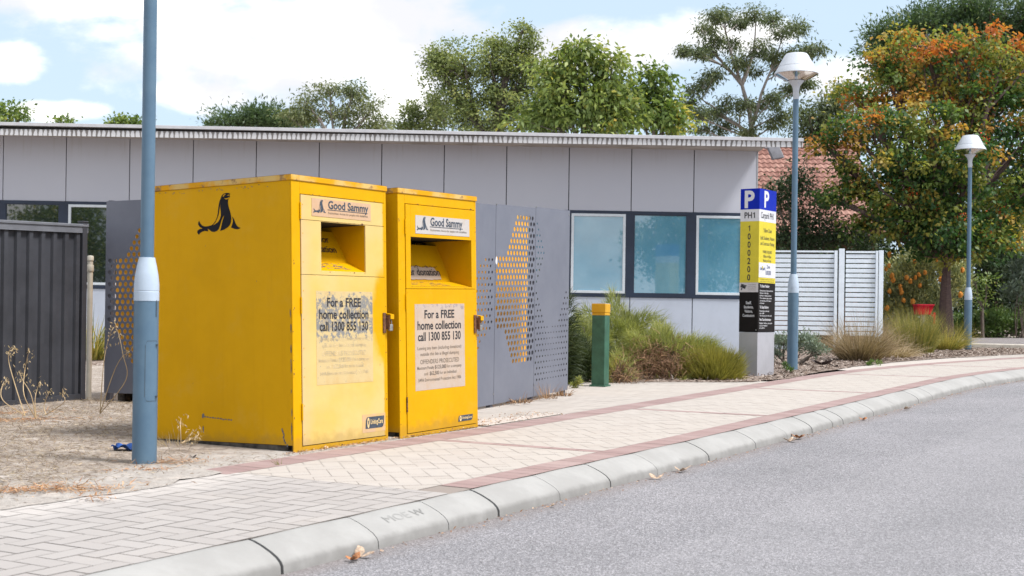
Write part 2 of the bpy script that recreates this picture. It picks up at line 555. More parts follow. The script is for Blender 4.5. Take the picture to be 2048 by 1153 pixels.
def asphalt_mat():
    m, nt, b = newmat('asphalt', (.3, .3, .3), .9, 0, .25)
    co = objco(nt)
    vo = nt.nodes.new('ShaderNodeTexVoronoi'); put(nt, vo, 'Vector', co); vo.inputs['Scale'].default_value = 135
    g = sepxyz(nt, vo.outputs['Color'])[0]
    c = ramp(nt, g, [(0, (.125, .121, .128)), (.35, (.195, .191, .202)), (.7, (.255, .249, .263)), (1, (.39, .38, .395))])
    c = mixc(nt, mth(nt, 'MULTIPLY', step(nt, noise(nt, co, 160, 3), .58, .68), .55), c, (.10, .095, .105))
    big = noise(nt, co, .7, 5, .65)
    c = mixc(nt, 1.0, c, ramp(nt, big, [(.3, (.86, .86, .865)), (.7, (1.08, 1.07, 1.075))]), 'MULTIPLY')
    # an old patch joint running along the lane
    at = nt.nodes.new('ShaderNodeAttribute'); at.attribute_name = 't'
    tt = mth(nt, 'ADD', at.outputs['Fac'], mth(nt, 'MULTIPLY', noise(nt, co, 1.5, 5), .16))
    c = mixc(nt, mth(nt, 'MULTIPLY', step(nt, tt, 3.38, 3.46), .10), c, (.36, .35, .36))
    lane = mth(nt, 'MULTIPLY', step(nt, mth(nt, 'ABSOLUTE', mth(nt, 'SUBTRACT', mth(nt, 'ADD', at.outputs['Fac'], mth(nt, 'MULTIPLY', noise(nt, co, .5, 3), .5)), 4.6)), .55, .1), .16)
    c = mixc(nt, lane, c, (.15, .147, .155))
    oil = mth(nt, 'MULTIPLY', step(nt, noise(nt, co, 1.9, 6, .75), .66, .74), .22)
    c = mixc(nt, oil, c, (.11, .105, .11))
    gut = mth(nt, 'MULTIPLY', step(nt, mth(nt, 'ADD', at.outputs['Fac'], mth(nt, 'MULTIPLY', noise(nt, co, 7, 5), .2)), 2.48, 2.2), .5)
    c = mixc(nt, gut, c, (.20, .165, .15))
    put(nt, b, 'Base Color', c)
    bump(nt, b, mth(nt, 'ADD', vo.outputs['Distance'], noise(nt, co, 300, 2)), .7, .006)
    return m


def paver_mat(name, stops, dust=(.62, .55, .47), dlo=.80, dhi=.42):
    m, nt, b = newmat(name, (.5, .5, .5), .9, 0, .2)
    co = objco(nt)
    at = nt.nodes.new('ShaderNodeAttribute'); at.attribute_name = 'v'
    c = ramp(nt, at.outputs['Fac'], stops)
    c = mixc(nt, mth(nt, 'MULTIPLY', noise(nt, co, 140, 4, .7), .35), c, tuple(x * .72 for x in stops[0][1]))
    blot = step(nt, noise(nt, co, 1.6, 6, .7), .5, .75)
    c = mixc(nt, mth(nt, 'MULTIPLY', blot, .22), c, (.42, .37, .33))
    if dlo:
        t = nt.nodes.new('ShaderNodeAttribute'); t.attribute_name = 't'
        d = step(nt, mth(nt, 'ADD', t.outputs['Fac'], mth(nt, 'MULTIPLY', mth(nt, 'SUBTRACT', noise(nt, co, 3.2, 8, .68), .5), 1.1)), dlo, dhi)
        dc = mixc(nt, noise(nt, co, 30, 5), tuple(x * .8 for x in dust), tuple(min(1, x * 1.12) for x in dust))
        c = mixc(nt, mth(nt, 'MULTIPLY', d, .93), c, dc)
    put(nt, b, 'Base Color', c)
    bump(nt, b, noise(nt, co, 90, 4, .7), .35, .004)
    return m


M['asphalt'] = asphalt_mat()
M['paver_cream'] = paver_mat('cream_pavers', [(0, (.383, .345, .315)), (.5, (.395, .358, .328)), (1, (.408, .372, .342))], dlo=None)
M['paver_pink'] = paver_mat('pink_pavers', [(0, (.265, .185, .177)), (.5, (.295, .21, .20)), (1, (.325, .24, .23))], dlo=None)
M['paver_grey'] = paver_mat('grey_pavers', [(0, (.315, .292, .28)), (.5, (.332, .308, .296)), (1, (.35, .326, .313))], dust=(.42, .39, .37))
M['joint_sand'] = paver_mat('joint_sand', [(0, (.24, .205, .185)), (1, (.275, .235, .21))], dust=(.43, .39, .36))


def kerb_mat():
    m, nt, b = newmat('kerb_concrete', (.42, .41, .39), .9, 0, .25)
    co = objco(nt)
    n = noise(nt, co, 2.2, 7, .68)
    c = mixc(nt, step(nt, n, .35, .7), (.262, .256, .248), (.312, .306, .298))
    at = nt.nodes.new('ShaderNodeAttribute'); at.attribute_name = 't'
    low = step(nt, mth(nt, 'ADD', at.outputs['Fac'], mth(nt, 'MULTIPLY', mth(nt, 'SUBTRACT', noise(nt, co, 9, 6), .5), .05)), 2.105, 2.135)
    c = mixc(nt, mth(nt, 'MULTIPLY', low, .62), c, (.16, .155, .148))
    c = mixc(nt, mth(nt, 'MULTIPLY', step(nt, noise(nt, co, 60, 5, .75), .58, .70), .35), c, (.25, .245, .235))
    put(nt, b, 'Base Color', c); bump(nt, b, noise(nt, co, 110, 5, .7), .3, .004)
    return m


M['kerb'] = kerb_mat()


def sand_mat():
    m, nt, b = newmat('sandy_ground', (.5, .42, .34), .95, 0, .1)
    co = objco(nt)
    n1 = noise(nt, co, 1.7, 8, .7); n2 = noise(nt, co, 13, 8, .75, .4)
    c = mixc(nt, step(nt, n2, .35, .7), (.47, .435, .405), (.37, .33, .30))
    at = nt.nodes.new('ShaderNodeAttribute'); at.attribute_name = 't'
    ins = step(nt, mth(nt, 'ADD', at.outputs['Fac'], mth(nt, 'MULTIPLY', mth(nt, 'SUBTRACT', n1, .5), 3.4)), .0, -.55)
    straw = mixc(nt, step(nt, n2, .38, .62), (.215, .172, .142), (.43, .365, .31))
    c = mixc(nt, mth(nt, 'MULTIPLY', ins, .85), c, straw)
    c = mixc(nt, mth(nt, 'MULTIPLY', step(nt, noise(nt, co, 24, 7, .75), .54, .66), .7), c, (.13, .10, .08))
    c = mixc(nt, mth(nt, 'MULTIPLY', step(nt, noise(nt, co, 5.5, 6, .7), .54, .64), .8), c, (.53, .475, .43))
    put(nt, b, 'Base Color', c); bump(nt, b, mth(nt, 'ADD', n2, noise(nt, co, 50, 5, .7)), .8, .03)
    return m


def mulch_mat():
    m, nt, b = newmat('mulch', (.3, .24, .2), .95, 0, .1)
    co = objco(nt)
    vo = nt.nodes.new('ShaderNodeTexVoronoi'); put(nt, vo, 'Vector', co); vo.inputs['Scale'].default_value = 26
    c = ramp(nt, sepxyz(nt, vo.outputs['Color'])[0], [(0, (0.072, 0.050, 0.040)), (.4, (0.173, 0.130, 0.108)), (.75, (0.288, 0.238, 0.209)), (1, (0.396, 0.346, 0.317))])
    c = mixc(nt, mth(nt, 'MULTIPLY', noise(nt, co, 2, 5), .4), c, (.28, .21, .17))
    put(nt, b, 'Base Color', c); bump(nt, b, vo.outputs['Distance'], .9, .03)
    return m


M['sand'] = sand_mat(); M['mulch'] = mulch_mat()
M['chips'] = leaf_mat('mulch_chips', [(0, (0.065, 0.043, 0.032)), (.4, (0.180, 0.130, 0.101)), (.75, (0.317, 0.259, 0.223)), (1, (0.432, 0.382, 0.346))], .0, .9)
M['straw'] = leaf_mat('dry_straw', [(0, (.13, .09, .065)), (.5, (.30, .225, .16)), (1, (.52, .43, .32))], .15, .8)
M['litter'] = leaf_mat('leaf_litter', [(0, (.14, .07, .04)), (.5, (.36, .19, .10)), (1, (.58, .44, .32))], .1, .8)

# ------------------------------------------------------------------ ground, path, road
def add_attr_t(o, ts):
    at = o.data.attributes.new('t', 'FLOAT', 'POINT'); at.data.foreach_set('value', ts)


def sheet(name, mat, svals, tvals, z, bend=True, kind='structure'):
    """strip grid in path coordinates; tvals numbers or functions of s; z number or function(s,t)"""
    v = []; ts = []; f = []; n = len(tvals)
    for s in svals:
        for t in tvals:
            t_ = t(s) if callable(t) else t
            p = wst(s, t_, 0, bend); dz = z(s, t_) if callable(z) else z
            v.append((p[0], p[1], p[2] + dz)); ts.append(t_)
    for i in range(len(svals) - 1):
        for j in range(n - 1):
            f.append((i * n + j, i * n + j + 1, (i + 1) * n + j + 1, (i + 1) * n + j))
    mb = MB(); mb.v = v; mb.f = f; mb.a = [0.] * len(f)
    o = mb.build(name, mat, smooth=True); add_attr_t(o, ts)
    return tag(o, kind=kind)


SV = sorted(set(list(np.arange(-12, 30.1, .5)) + [float(x) for x in SS if -12 <= x <= 30]))
SFAR = [-300, -120, -60, -30] + SV + [34, 40, 50, 65, 80, 120, 200, 300]


def ground_dz(s, t):
    if t > 11.9: return -.06
    if t > 1.95: return -.40
    if -.8 < t: return -.03
    return -.03


sheet('ground', M['sand'], SFAR, [-300, -120, -60, -30, -18, -12, -8, -6, -5, -4, -3, -2.2, -1.5, -.8, -.2, .3, 1.0, 1.8, 2.1, 11.8, 11.95, 16, 24, 60, 300], ground_dz)
sheet('road', M['asphalt'], SFAR, [2.12, 2.2, 2.4, 3, 3.5, 5, 8, 12], lambda s, t: -.135 + .012 * min(t - 2.1, 4))

# pavers as real bricks in a bed of joint sand
def clip_poly(poly, a, b, c):
    """keep the side a*x+b*y<=c"""
    out = []
    for i in range(len(poly)):
        p, q = poly[i], poly[(i + 1) % len(poly)]
        dp, dq = a * p[0] + b * p[1] - c, a * q[0] + b * q[1] - c
        if dp <= 0: out.append(p)
        if dp * dq < 0:
            k = dp / (dp - dq); out.append((p[0] + k * (q[0] - p[0]), p[1] + k * (q[1] - p[1])))
    return out


def herringbone(region, ang, L=.23, Wd=.115, gap=.0055):
    """bricks (as polygons in s,t) filling the convex region given as half planes, with its bounding box"""
    (s0, s1, t0, t1), planes = region
    ca, sa = math.cos(ang), math.sin(ang)
    R_ = int(max(s1 - s0, t1 - t0) * 1.5 / Wd) + 6
    cx, cy = (s0 + s1) / 2, (t0 + t1) / 2
    out = []
    w = Wd
    for i in range(-R_, R_):
        for j in range(-R_ // 4 - 2, R_ // 4 + 2):
            # herringbone cell: one flat brick, one upright brick, stepped diagonally
            ox = i * w + j * 2 * w * 1.0; oy = i * w - j * 2 * w * 1.0
            for (x0, y0, dx, dy) in ((ox, oy, 2 * w, w), (ox + 0, oy + w, w, 2 * w)):
                q = [(x0 + gap / 2, y0 + gap / 2), (x0 + dx - gap / 2, y0 + gap / 2), (x0 + dx - gap / 2, y0 + dy - gap / 2), (x0 + gap / 2, y0 + dy - gap / 2)]
                q = [(cx + ca * x - sa * y, cy + sa * x + ca * y) for x, y in q]
                if max(p[0] for p in q) < s0 or min(p[0] for p in q) > s1 or max(p[1] for p in q) < t0 or min(p[1] for p in q) > t1: continue
                for pl in planes:
                    q = clip_poly(q, *pl)
                    if len(q) < 3: break
                if len(q) >= 3: out.append(q)
    return out


def rect_planes(s0, s1, t0, t1): return ((s0, s1, t0, t1), [(-1, 0, -s0), (1, 0, s1), (0, -1, -t0), (0, 1, t1)])


def lay(name, mat, polys, dz=0., th=0.):
    mb = MB(); ts = []
    for q in polys:
        cs = sum(p[0] for p in q) / len(q)
        h = dz + random.uniform(-.0006, .0006)
        mb.add([wst(p[0], p[1], h) for p in q], [tuple(range(len(q)))[::-1]], random.random())
        ts += [p[1] for p in q]
    o = mb.build(name, mat, attr=True); add_attr_t(o, ts)
    # faces up
    bm = bmesh.new(); bm.from_mesh(o.data)
    for f in bm.faces:
        if f.normal.z < 0: f.normal_flip()
    bm.to_mesh(o.data); bm.free()
    return tag(o, kind='structure')


def soldier(s0, s1, t0, t1, along='s', w=.115, gap=.005):
    out = []; a = s0 if along == 's' else t0; b = s1 if along == 's' else t1
    while a < b - .02:
        e = min(a + w, b)
        if along == 's': out.append([(a + gap / 2, t0), (e - gap / 2, t0), (e - gap / 2, t1), (a + gap / 2, t1)])
        else: out.append([(s0, a + gap / 2), (s1, a + gap / 2), (s1, e - gap / 2), (s0, e - gap / 2)])
        a += w
    return out


BE0, BE1, KE0, KE1 = .10, .375, 1.70, 1.918
bed = sheet('paving_bed', M['joint_sand'], SV, [lambda s: -.9 if s > 12 else (-2.6 if 2.2 < s < 9.0 else .08), .3, .6, 1.0, 1.4, 1.918], -.0026)
# cream panels between pink cross bands
cross = [1.28 + 3.25 * k for k in range(0, 8)]
edges = [-.92] + cross
polys = []
for i, a in enumerate(edges):
    b = edges[i + 1] - .055 if i + 1 < len(edges) else 28
    a_ = a + (.055 if i else 0)
    if a > 16:
        # far away: simple courses
        s_ = a_
        while s_ < b:
            t_ = BE1
            while t_ < KE0:
                polys.append([(s_, t_), (min(s_ + .226, b), t_), (min(s_ + .226, b), min(t_ + .112, KE0)), (s_, min(t_ + .112, KE0))]); t_ += .115
            s_ += .23
    else:
        polys += herringbone(rect_planes(a_, b, BE1 + .004, KE0 - .004), math.radians(45), gap=.0032)
polys += herringbone(rect_planes(2.42, 7.4, -2.5, BE0 - .004), 0, gap=.0032)
reg, pls = rect_planes(7.4, 9.2, -2.5, BE0 - .004)
polys += [q for q in herringbone((reg, pls + [(1.0, -.62, 8.72)]), 0)]
# widening path on the far bend
s_ = 12.0
while s_ < 28:
    t_ = -.62
    while t_ < BE0 - .05 and s_ > 15.0 - t_ * 4:
        polys.append([(s_, t_), (s_ + .226, t_), (s_ + .226, t_ + .112), (s_, t_ + .112)]); t_ += .115
    s_ += .23
lay('footpath', M['paver_cream'], polys)
pp = soldier(-1.02, 28, BE0, BE1) + soldier(-.70, 28, KE0, KE1)
for c in cross: pp += soldier(c - .05, c + .05, BE1 + .004, KE0 - .004, 't', .23)
lay('footpath_edging', M['paver_pink'], pp, .0005)
gp_ = herringbone(rect_planes(-7.5, -.925, .10, 1.915), 0, gap=.006)
lay('grey_footpath', M['paver_grey'], gp_)

# kerb in cast lengths with open joints
kj = [(-9, .01), (-7.2, .004), (-5.6, .012), (-4.2, .004), (-2.53, .012), (-1.84, .004), (-1.24, .004), (-.75, .014), (-.06, .003), (.60, .009), (1.3, .003), (2.20, .011), (3.16, .007),
      (3.90, .003), (4.55, .013), (5.14, .008), (5.46, .012), (6.0, .004), (6.47, .009), (7.3, .003), (8.27, .012), (8.9, .008), (10.2, .004), (11.6, .01), (13, .004), (14.5, .01), (16, .006), (18, .01), (20, .006), (22, .01), (25, .01), (29, .01)]
prof = [(1.922, -.02), (1.923, -.002), (1.935, .003), (1.96, -.001), (2.01, -.018), (2.06, -.040), (2.095, -.060), (2.115, -.078), (2.125, -.095), (2.131, -.165)]
mb = MB(); ts = []
for (a, ga), (b, gb) in zip(kj[:-1], kj[1:]):
    a_, b_ = a + ga * .75, b - gb * .75
    n = max(2, int((b_ - a_) / .25)); base = len(mb.v); m = len(prof)
    for i in range(n + 1):
        s_ = a_ + (b_ - a_) * i / n
        rd = .004 if i in (0, n) else 0
        for t_, z_ in prof:
            mb.v.append(wst(s_, t_, z_ - rd)); ts.append(t_)
    for i in range(n):
        for j in range(m - 1):
            mb.f.append((base + i * m + j, base + (i + 1) * m + j, base + (i + 1) * m + j + 1, base + i * m + j + 1)); mb.a.append(0)
    for i, rv in ((0, True), (n, False)):
        q = tuple(base + i * m + j for j in range(m)); mb.f.append(q if rv else q[::-1]); mb.a.append(0)
o = mb.build('kerb', M['kerb'], smooth=True, angle=50); add_attr_t(o, ts); tag(o, kind='structure')
sheet('kerb_joint_filler', M['joint'], SV, [1.93, 1.98, 2.06, 2.11], lambda s, t: -.012 - max(0, (t - 1.98)) * .62)
# scratched letters in the kerb face
mb = MB()
put_text(mb, 'MOE W', Vector(wst(-1.50, 2.058, -.0382)), Vector((DV[0], DV[1], .017)), Vector((-NV[0], -NV[1], .45)),   .33, .050)
tag(mb.build('kerb_scribble', plainmat('scribble', (.236, .232, .226), .9, color2=(.298, .293, .285), scale=10)), kind='structure')

# sandy verge, mulch bed, far car park
random.seed(3)
jit = {}
def jt(s, k, amp):
    return amp * (math.sin(s * 3.1 + k) + .6 * math.sin(s * 7.7 + 2 * k) + .4 * math.sin(s * 17.3 + 3 * k))
sv = list(np.arange(-10, 2.41, .12))
sheet('verge', M['sand'], sv, [-14, -9, -6, -4.5, -3.5, -2.5, -1.8, -1.2, -.7, -.3, lambda s: -.02 if s > -.9 else 0, lambda s: (.085 if s > -.95 else .30 + jt(s, 1, .05)), lambda s: (.09 if s > -.95 else .37 + jt(s, 1, .05))],
      lambda s, t: -.05 if ((s > 2.3 and t < 0) or s < -9.95 or t < -13.9) else .012 if t < .06 else (-.004 if s > -.95 else (.009 if t < .33 else .003)))
ME = [(7.2, -2.6), (7.5, -1.88), (8.03, -1.1), (8.71, -.05), (9.6, .12), (11, .02), (12.9, -.2), (16.1, -.5), (20.4, -.62), (24, -.62), (28, -.62)]
def medge(s): return float(np.interp(s, [a for a, _ in ME], [b for _, b in ME]))
sheet('mulch_bed', M['mulch'], list(np.arange(7.2, 28.1, .2)), [lambda s: medge(s) - 14, lambda s: medge(s) - 6, lambda s: medge(s) - 3, lambda s: medge(s) - 1, lambda s: medge(s) - .3, lambda s: medge(s) - .04 + jt(s, 2, .02), lambda s: medge(s) + jt(s, 2, .02)],
      lambda s, t: -.05 if (s < 7.3 or s > 27.95 or t < medge(s) - 13.9) else (.012 if t < medge(s) - .1 else .006))
sheet('gravel_patch', plainmat('gravel', (.52, .47, .43), .9, color2=(.30, .25, .22), scale=30, bmp=.8, bscale=40), list(np.arange(2.36, 3.7, .1)), [lambda s: -.40 + (s - 2.36) * .33, lambda s: .085 - .0 * s], .006)
car = [U(1900, 696, 30), U(2400, 699, 27.8), U(2400, 681, 36), U(1930, 680, 36)]
mb = MB(); mb.quad(*[(p.x, p.y, gz(p.x, p.y) + .03) for p in car]); tag(mb.build('car_park', M['asphalt']), kind='structure')
k0, k1 = Vector((9.7, 28.55, .455)), Vector((14.5, 27.0, .43))
mb = MB(); ax = (k1 - k0) / 2; mb.obox((k0 + k1) / 2, ax, Vector((.03, .10, 0)), Vector((0, 0, .06))); tag(mb.build('far_kerb', M['pale_concrete'], bevel=.02), kind='structure')
p = U(2030, 689, 31.5)
mb = MB(); mb.obox((p.x + 1, p.y, gz(p.x, p.y) + .036), (.9, 0, 0), (0, .06, 0), (0, 0, .002)); tag(mb.build('bay_marking', M['sign_white']), kind='structure')

# ------------------------------------------------------------------ donation bins
SEAL = [[(745, 240), (760, 200), (790, 165), (830, 150), (880, 148), (925, 160), (932, 190), (925, 215), (930, 245), (905, 275), (890, 320), (890, 380), (905, 470), (930, 560), (948, 640), (955, 720), (945, 800), (920, 860), (870, 910), (800, 950), (720, 970), (740, 900), (755, 820), (775, 740), (798, 665), (806, 637), (780, 668), (750, 740), (728, 820), (708, 880), (690, 930), (650, 970), (600, 985), (540, 975), (500, 935), (480, 918), (460, 905), (470, 965), (400, 950), (340, 965), (300, 990), (270, 1030), (235, 975), (245, 930), (290, 905), (350, 893), (290, 855), (258, 800), (262, 750), (282, 715), (300, 770), (340, 825), (400, 853), (470, 850), (540, 835), (590, 795), (630, 735), (660, 660), (675, 580), (685, 480), (695, 400), (715, 310)],
        [(741, 312), (722, 420), (706, 520), (690, 620), (660, 700), (620, 780), (565, 845), (620, 815), (680, 770), (715, 710), (736, 640), (738, 560), (728, 470), (730, 390)],
        [(780, 226), (790, 190), (820, 168), (846, 180), (815, 196), (797, 230)],
        [(808, 255), (840, 265), (880, 262), (900, 244), (922, 250), (915, 265), (890, 285), (850, 289), (824, 276)],
        [(866, 212), (890, 192), (922, 188), (924, 205), (892, 211)],
        [(965, 665), (1010, 730), (1035, 810), (1060, 870), (1100, 915), (1145, 930), (1110, 955), (1060, 958), (1000, 940), (945, 910), (970, 850), (985, 780), (980, 720)]]
ONE_VF = loops_mesh([[(.12, 0), (.30, 0), (.30, 1), (.16, 1), (-.10, .80), (-.10, .66), (.12, .78)]])
SEAL_VF = loops_mesh([[((x - 690) / 910, (589 - y) / 882) for x, y in lp] for lp in SEAL])     # unit square round the middle
def _badge():
    n = 10
    lp = [(-.5, -.5), (.36, -.5)] + [(.36 + .12 * math.sin(k / n * 1.57), -.5 + .5 * (1 - math.cos(k / n * 1.57))) for k in range(1, n)] + [(.5, .5), (-.36, .5)] + \
         [(-.36 - .12 * math.sin(k / n * 1.57), .5 - .5 * (1 - math.cos(k / n * 1.57))) for k in range(1, n)]
    return loops_mesh([lp])
BADGE_VF = _badge()
SHIELD_VF = loops_mesh([[(.42 * math.sin(2 * math.pi * k / 20), .5 * math.cos(2 * math.pi * k / 20)) for k in range(20)], [(-.2, .22), (.2, .22), (.16, -.05), (0, -.25), (-.16, -.05)]])


def make_bin(name, label, o, dx, a, b, Wd, D, H, faded, group):
    ex = Vector((dx[0], dx[1], 0)).normalized(); ex = Vector((ex.x, ex.y, a)).normalized()
    ey = Vector((-dx[1], dx[0], -b)); ey = (ey - ex * ey.dot(ex)).normalized(); ez = ex.cross(ey)
    rot = Matrix((ex, ey, ez)).transposed()
    t = thing(name, label, 'donation bin', (o[0], o[1], o[2] + EYE), rot, group)
    Y = M['yellow']; DR = M['yellow_faded'] if faded else Y
    X, Zx = (1, 0, 0), (0, 0, 1)
    # shell: sides, back, floor (front left open behind the door)
    mb = MB(); zb, zt = .052, H - .045
    mb.box(0, .012, .004, D, zb, zt); mb.box(Wd - .012, Wd, .004, D, zb, zt); mb.box(.012, Wd - .012, D - .012, D, zb, zt)
    mb.box(.012, Wd - .012, .02, D - .012, zb, zb + .012)
    mb.build('body', Y, t, bevel=.003)
    # front frame
    dl, dr, db, dt = (.087, Wd - .024, .040, 1.772) if faded else (.088, Wd - .022, .032, 1.782)
    mb = MB(); frame_with_hole(mb, 0, Wd, .002, zt, dl, dr, db, dt, -.006, .004)
    mb.build('front_frame', Y, t, bevel=.003)
    # lid with its lapped rim
    mb = MB(); mb.box(-.008, Wd + .008, -.014, D + .008, zt, H - .006)
    n0 = len(mb.v); mb.add([(-.008, -.014, H - .0058), (Wd + .008, -.014, H - .0058), (Wd + .008, D + .008, H - .0058), (-.008, D + .008, H - .0058), (Wd * .5, D * .45, H + .012)],
                           [(0, 1, 4), (1, 2, 4), (2, 3, 4), (3, 0, 4)])
    mb.build('lid', M['rim'], t, bevel=.004)
    # skids
    for q in ((.03, .12, .03, D - .02, -.03, zb), (Wd - .14, Wd - .03, .05, D - .02, -.03, zb), (-.0, .028, .05, D * .985, -.02, zb - .002), (.12, Wd - .14, .10, .16, -.03, zb - .003)):
        mb = MB(); mb.box(*q); mb.build('base_skid', M['skid'], t, bevel=.004)
    g = .0045
    if faded:
        h0, h1, hx0, hx1, hz0, hz1 = 1.219, 1.596, .299, .792, 1.250, 1.592
    else:
        h0, h1, hx0, hx1, hz0, hz1 = 1.135, dt - g, .155, 1.000, 1.150, 1.532
    mb = MB(); mb.box(dl + g, dr - g, -.010, .0, db + g, h0 - .0015)
    if faded: mb.box(dl + g, dr - g, -.010, .0, h1 + .0015, dt - g)
    door = mb.build('door', DR, t, bevel=.002)
    # dark lines: thin shadow gap strips set back in the seams
    mb = MB(); mb.box(dl, dr, .0005, .003, db, dt) if False else None
    mb = MB(); frame_with_hole(mb, dl + g, dr - g, h0 + .0015, h1 - (.0015 if faded else 0), hx0, hx1, hz0, hz1, -.011, .0)
    mb.build('hatch_panel', DR, t, bevel=.002)
    # near-black strips behind the seams, painted in place of their shade
    mb = MB()
    for q in ((dl - .002, dr + .002, db - .002, h0 + .02), (dl - .002, hx0 - .004, h0 + .02, dt + .002), (hx1 + .004, dr + .002, h0 + .02, dt + .002), (hx0 - .004, hx1 + .004, hz1 + .004, dt + .002)):
        mb.box(q[0], q[1], .0045, .006, q[2], q[3])
    mb.build('seam_shade', M['void_shade'], t)
    # chute: cheeks, ramp, leaning back plate, black panels standing in for the slot's shade
    dB, dT = (.165, .30) if faded else (.20, .34)
    rz = .075 if faded else .05
    topb = hz1 - .02
    mb = MB()
    for x, s_ in ((hx0, 1), (hx1, -1)):
        mb.quad((x, .0, hz0), (x, .0, hz1), (x, dT + .1, hz1), (x, dT + .1, topb), (x, dB, hz0 + rz))
    mb.quad((hx0, -.004, hz0), (hx1, -.004, hz0), (hx1, dB, hz0 + rz), (hx0, dB, hz0 + rz))
    n = 6; pr = []
    for i in range(n + 1):
        k = i / n; pr.append((dB + (dT - dB) * (k ** 1.1), hz0 + rz + (topb - .015 - hz0 - rz) * k))
    for (y0, z0), (y1, z1) in zip(pr[:-1], pr[1:]): mb.quad((hx0, y0, z0), (hx1, y0, z0), (hx1, y1, z1), (hx0, y1, z1))
    ch = mb.build('chute', Y, t, solid=.002)
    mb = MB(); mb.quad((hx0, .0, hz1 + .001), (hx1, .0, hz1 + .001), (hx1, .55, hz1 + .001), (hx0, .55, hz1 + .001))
    mb.quad((hx0, .55, hz0), (hx1, .55, hz0), (hx1, .55, hz1), (hx0, .55, hz1)); mb.build('slot_shade', M['void_shade'], t)
    sl = Vector((0, pr[2][0] - pr[1][0], pr[2][1] - pr[1][1])).normalized(); nn = Vector((0, -sl.z, sl.y)) * .004
    def onback(k, x):
        i = k * n; j = min(int(i), n - 1); f_ = i - j
        return Vector((x, pr[j][0] + (pr[j + 1][0] - pr[j][0]) * f_, pr[j][1] + (pr[j + 1][1] - pr[j][1]) * f_)) + nn * 1.8
    if faded:
        mb = MB(); put_text(mb, 'Thank you for', onback(.62, hx1 - .10), X, sl, None, .056, .008, 'R'); mb.build('chute_lettering', M['ink'], t)
        mb = MB(); put_text(mb, 'your donation', onback(.30, hx1 - .075), X, sl, None, .056, .008, 'R'); mb.build('chute_lettering', M['ink'], t)
    else:
        mb = MB(); r_ = random.Random(5); m_ = 30; v = []
        for i in range(m_ + 1):
            x = hx0 + .01 + (hx1 - hx0 - .14) * i / m_
            lo = onback(.03 + .02 * r_.random(), x); hi = onback(.36 + .04 * r_.random() - (.12 if i > m_ - 2 else 0), x)
            v += [lo, hi]
        mb.add(v, [(2 * i, 2 * i + 2, 2 * i + 3, 2 * i + 1) for i in range(m_)]); mb.build('chute_label', M['notice_pale'], t)
        mb = MB()
        for i in range(m_):
            for _ in range(2):
                x = hx0 + .01 + (hx1 - hx0 - .13) * r_.random(); p = onback(.35 + .05 * r_.random(), x) + nn * .3; w_ = .006 + .008 * r_.random()
                mb.quad(p, p + Vector((w_, 0, 0)), p + Vector((w_ * .6, 0, 0)) + sl * w_ * .8, p + sl * w_ * .5)
        mb.build('rust_edge', M['rust'], t)
        mb = MB(); put_text(mb, 'Thank you for your donation', onback(.15, hx1 - .125) + nn * .4, X, sl, None, .062, .012, 'R'); mb.build('chute_lettering', M['ink'], t)
    # worn patch of old print on the ramp
    rp = Vector((0, dB, rz)).normalized()
    r_ = random.Random(9); mb = MB()
    for q in range(60):
        x = hx0 + (hx1 - hx0) * r_.uniform(.12, .72); k = r_.uniform(.2, .8); l = r_.uniform(.01, .05); o_ = Vector((x, dB * k, hz0 + rz * k + .003))
        mb.quad(o_, o_ + Vector((l, 0, 0)), o_ + Vector((l, 0, 0)) + rp * .006, o_ + rp * .008)
    mb.build('ramp_scuffs', M['ink_faded'], t)
    # name plate
    px0, px1, pz0, pz1 = (.203, .855, 1.628, 1.752) if faded else (.216, .968, 1.560, 1.700)
    yp = -.0125 if faded else -.0135
    mb = MB(); mb.box(px0, px1, yp, yp + .002, pz0, pz1); pl = mb.build('name_plate', M['plate_tan'] if faded else M['plate_white'], t)
    w = px1 - px0; h = pz1 - pz0; yt = yp - .0012
    mb = MB(); put_shape(mb, SEAL_VF, (px0 + w * .125, yt, pz0 + h * .55), X, Zx, w * .205, h * .78); mb.build('seal_emblem', M['slate'], pl)
    mb = MB(); put_text(mb, 'Good Sammy', (px0 + w * .265, yt, pz0 + h * .49), X, Zx, w * (.69 if faded else .60), h * .43, .024, 'L')
    mb.box(px0 + w * .255, px0 + w * (.94 if faded else .87), yt - .0004, yt, pz0 + h * .40, pz0 + h * .435); mb.build('lettering', M['slate'], pl)
    mb = MB(); put_text(mb, 'Employment choices for people with disabilities', (px0 + w * .265, yt, pz0 + h * .19), X, Zx, w * .68, h * .115, .0, 'L')
    mb.build('small_lettering', M['ink_faded'], pl)
    # notice
    nx0, nx1, nz0, nz1 = (.240, .866, .452, 1.108) if faded else (.198, .886, .352, 1.018)
    yp = -.0112
    mb = MB(); mb.box(nx0, nx1, yp, yp + .0015, nz0, nz1); no = mb.build('notice', M['notice_worn'] if faded else M['notice_pale'], t)
    w = nx1 - nx0; h = nz1 - nz0; cx = (nx0 + nx1) / 2 - .01; yt = yp - .001
    rows = [('For a FREE', .865, .092, .60, 'a'), ('home collection', .735, .095, .875, 'a'), ('call 1300 855 130', .605, .095, .86, 'a'),
            ('Leaving any item (including donations)', .500, .038, .88, 'b'), ('outside this bin is illegal dumping', .430, .038, .78, 'b'),
            ('OFFENDERS PROSECUTED', .335, .050, .78, 'c'), ('Maximum Penalty', .272, .036, .33, 'L'), ('for a company', .272, .036, .30, 'R'), ('$125,000', .270, .042, .23, 'm'),
            ('and', .203, .036, .075, 'p'), ('for an individual', .203, .036, .34, 'q'), ('$62,500', .201, .042, .19, 'n'), ('S49A Environmental Protection Act 1986', .130, .038, .86, 'b')]
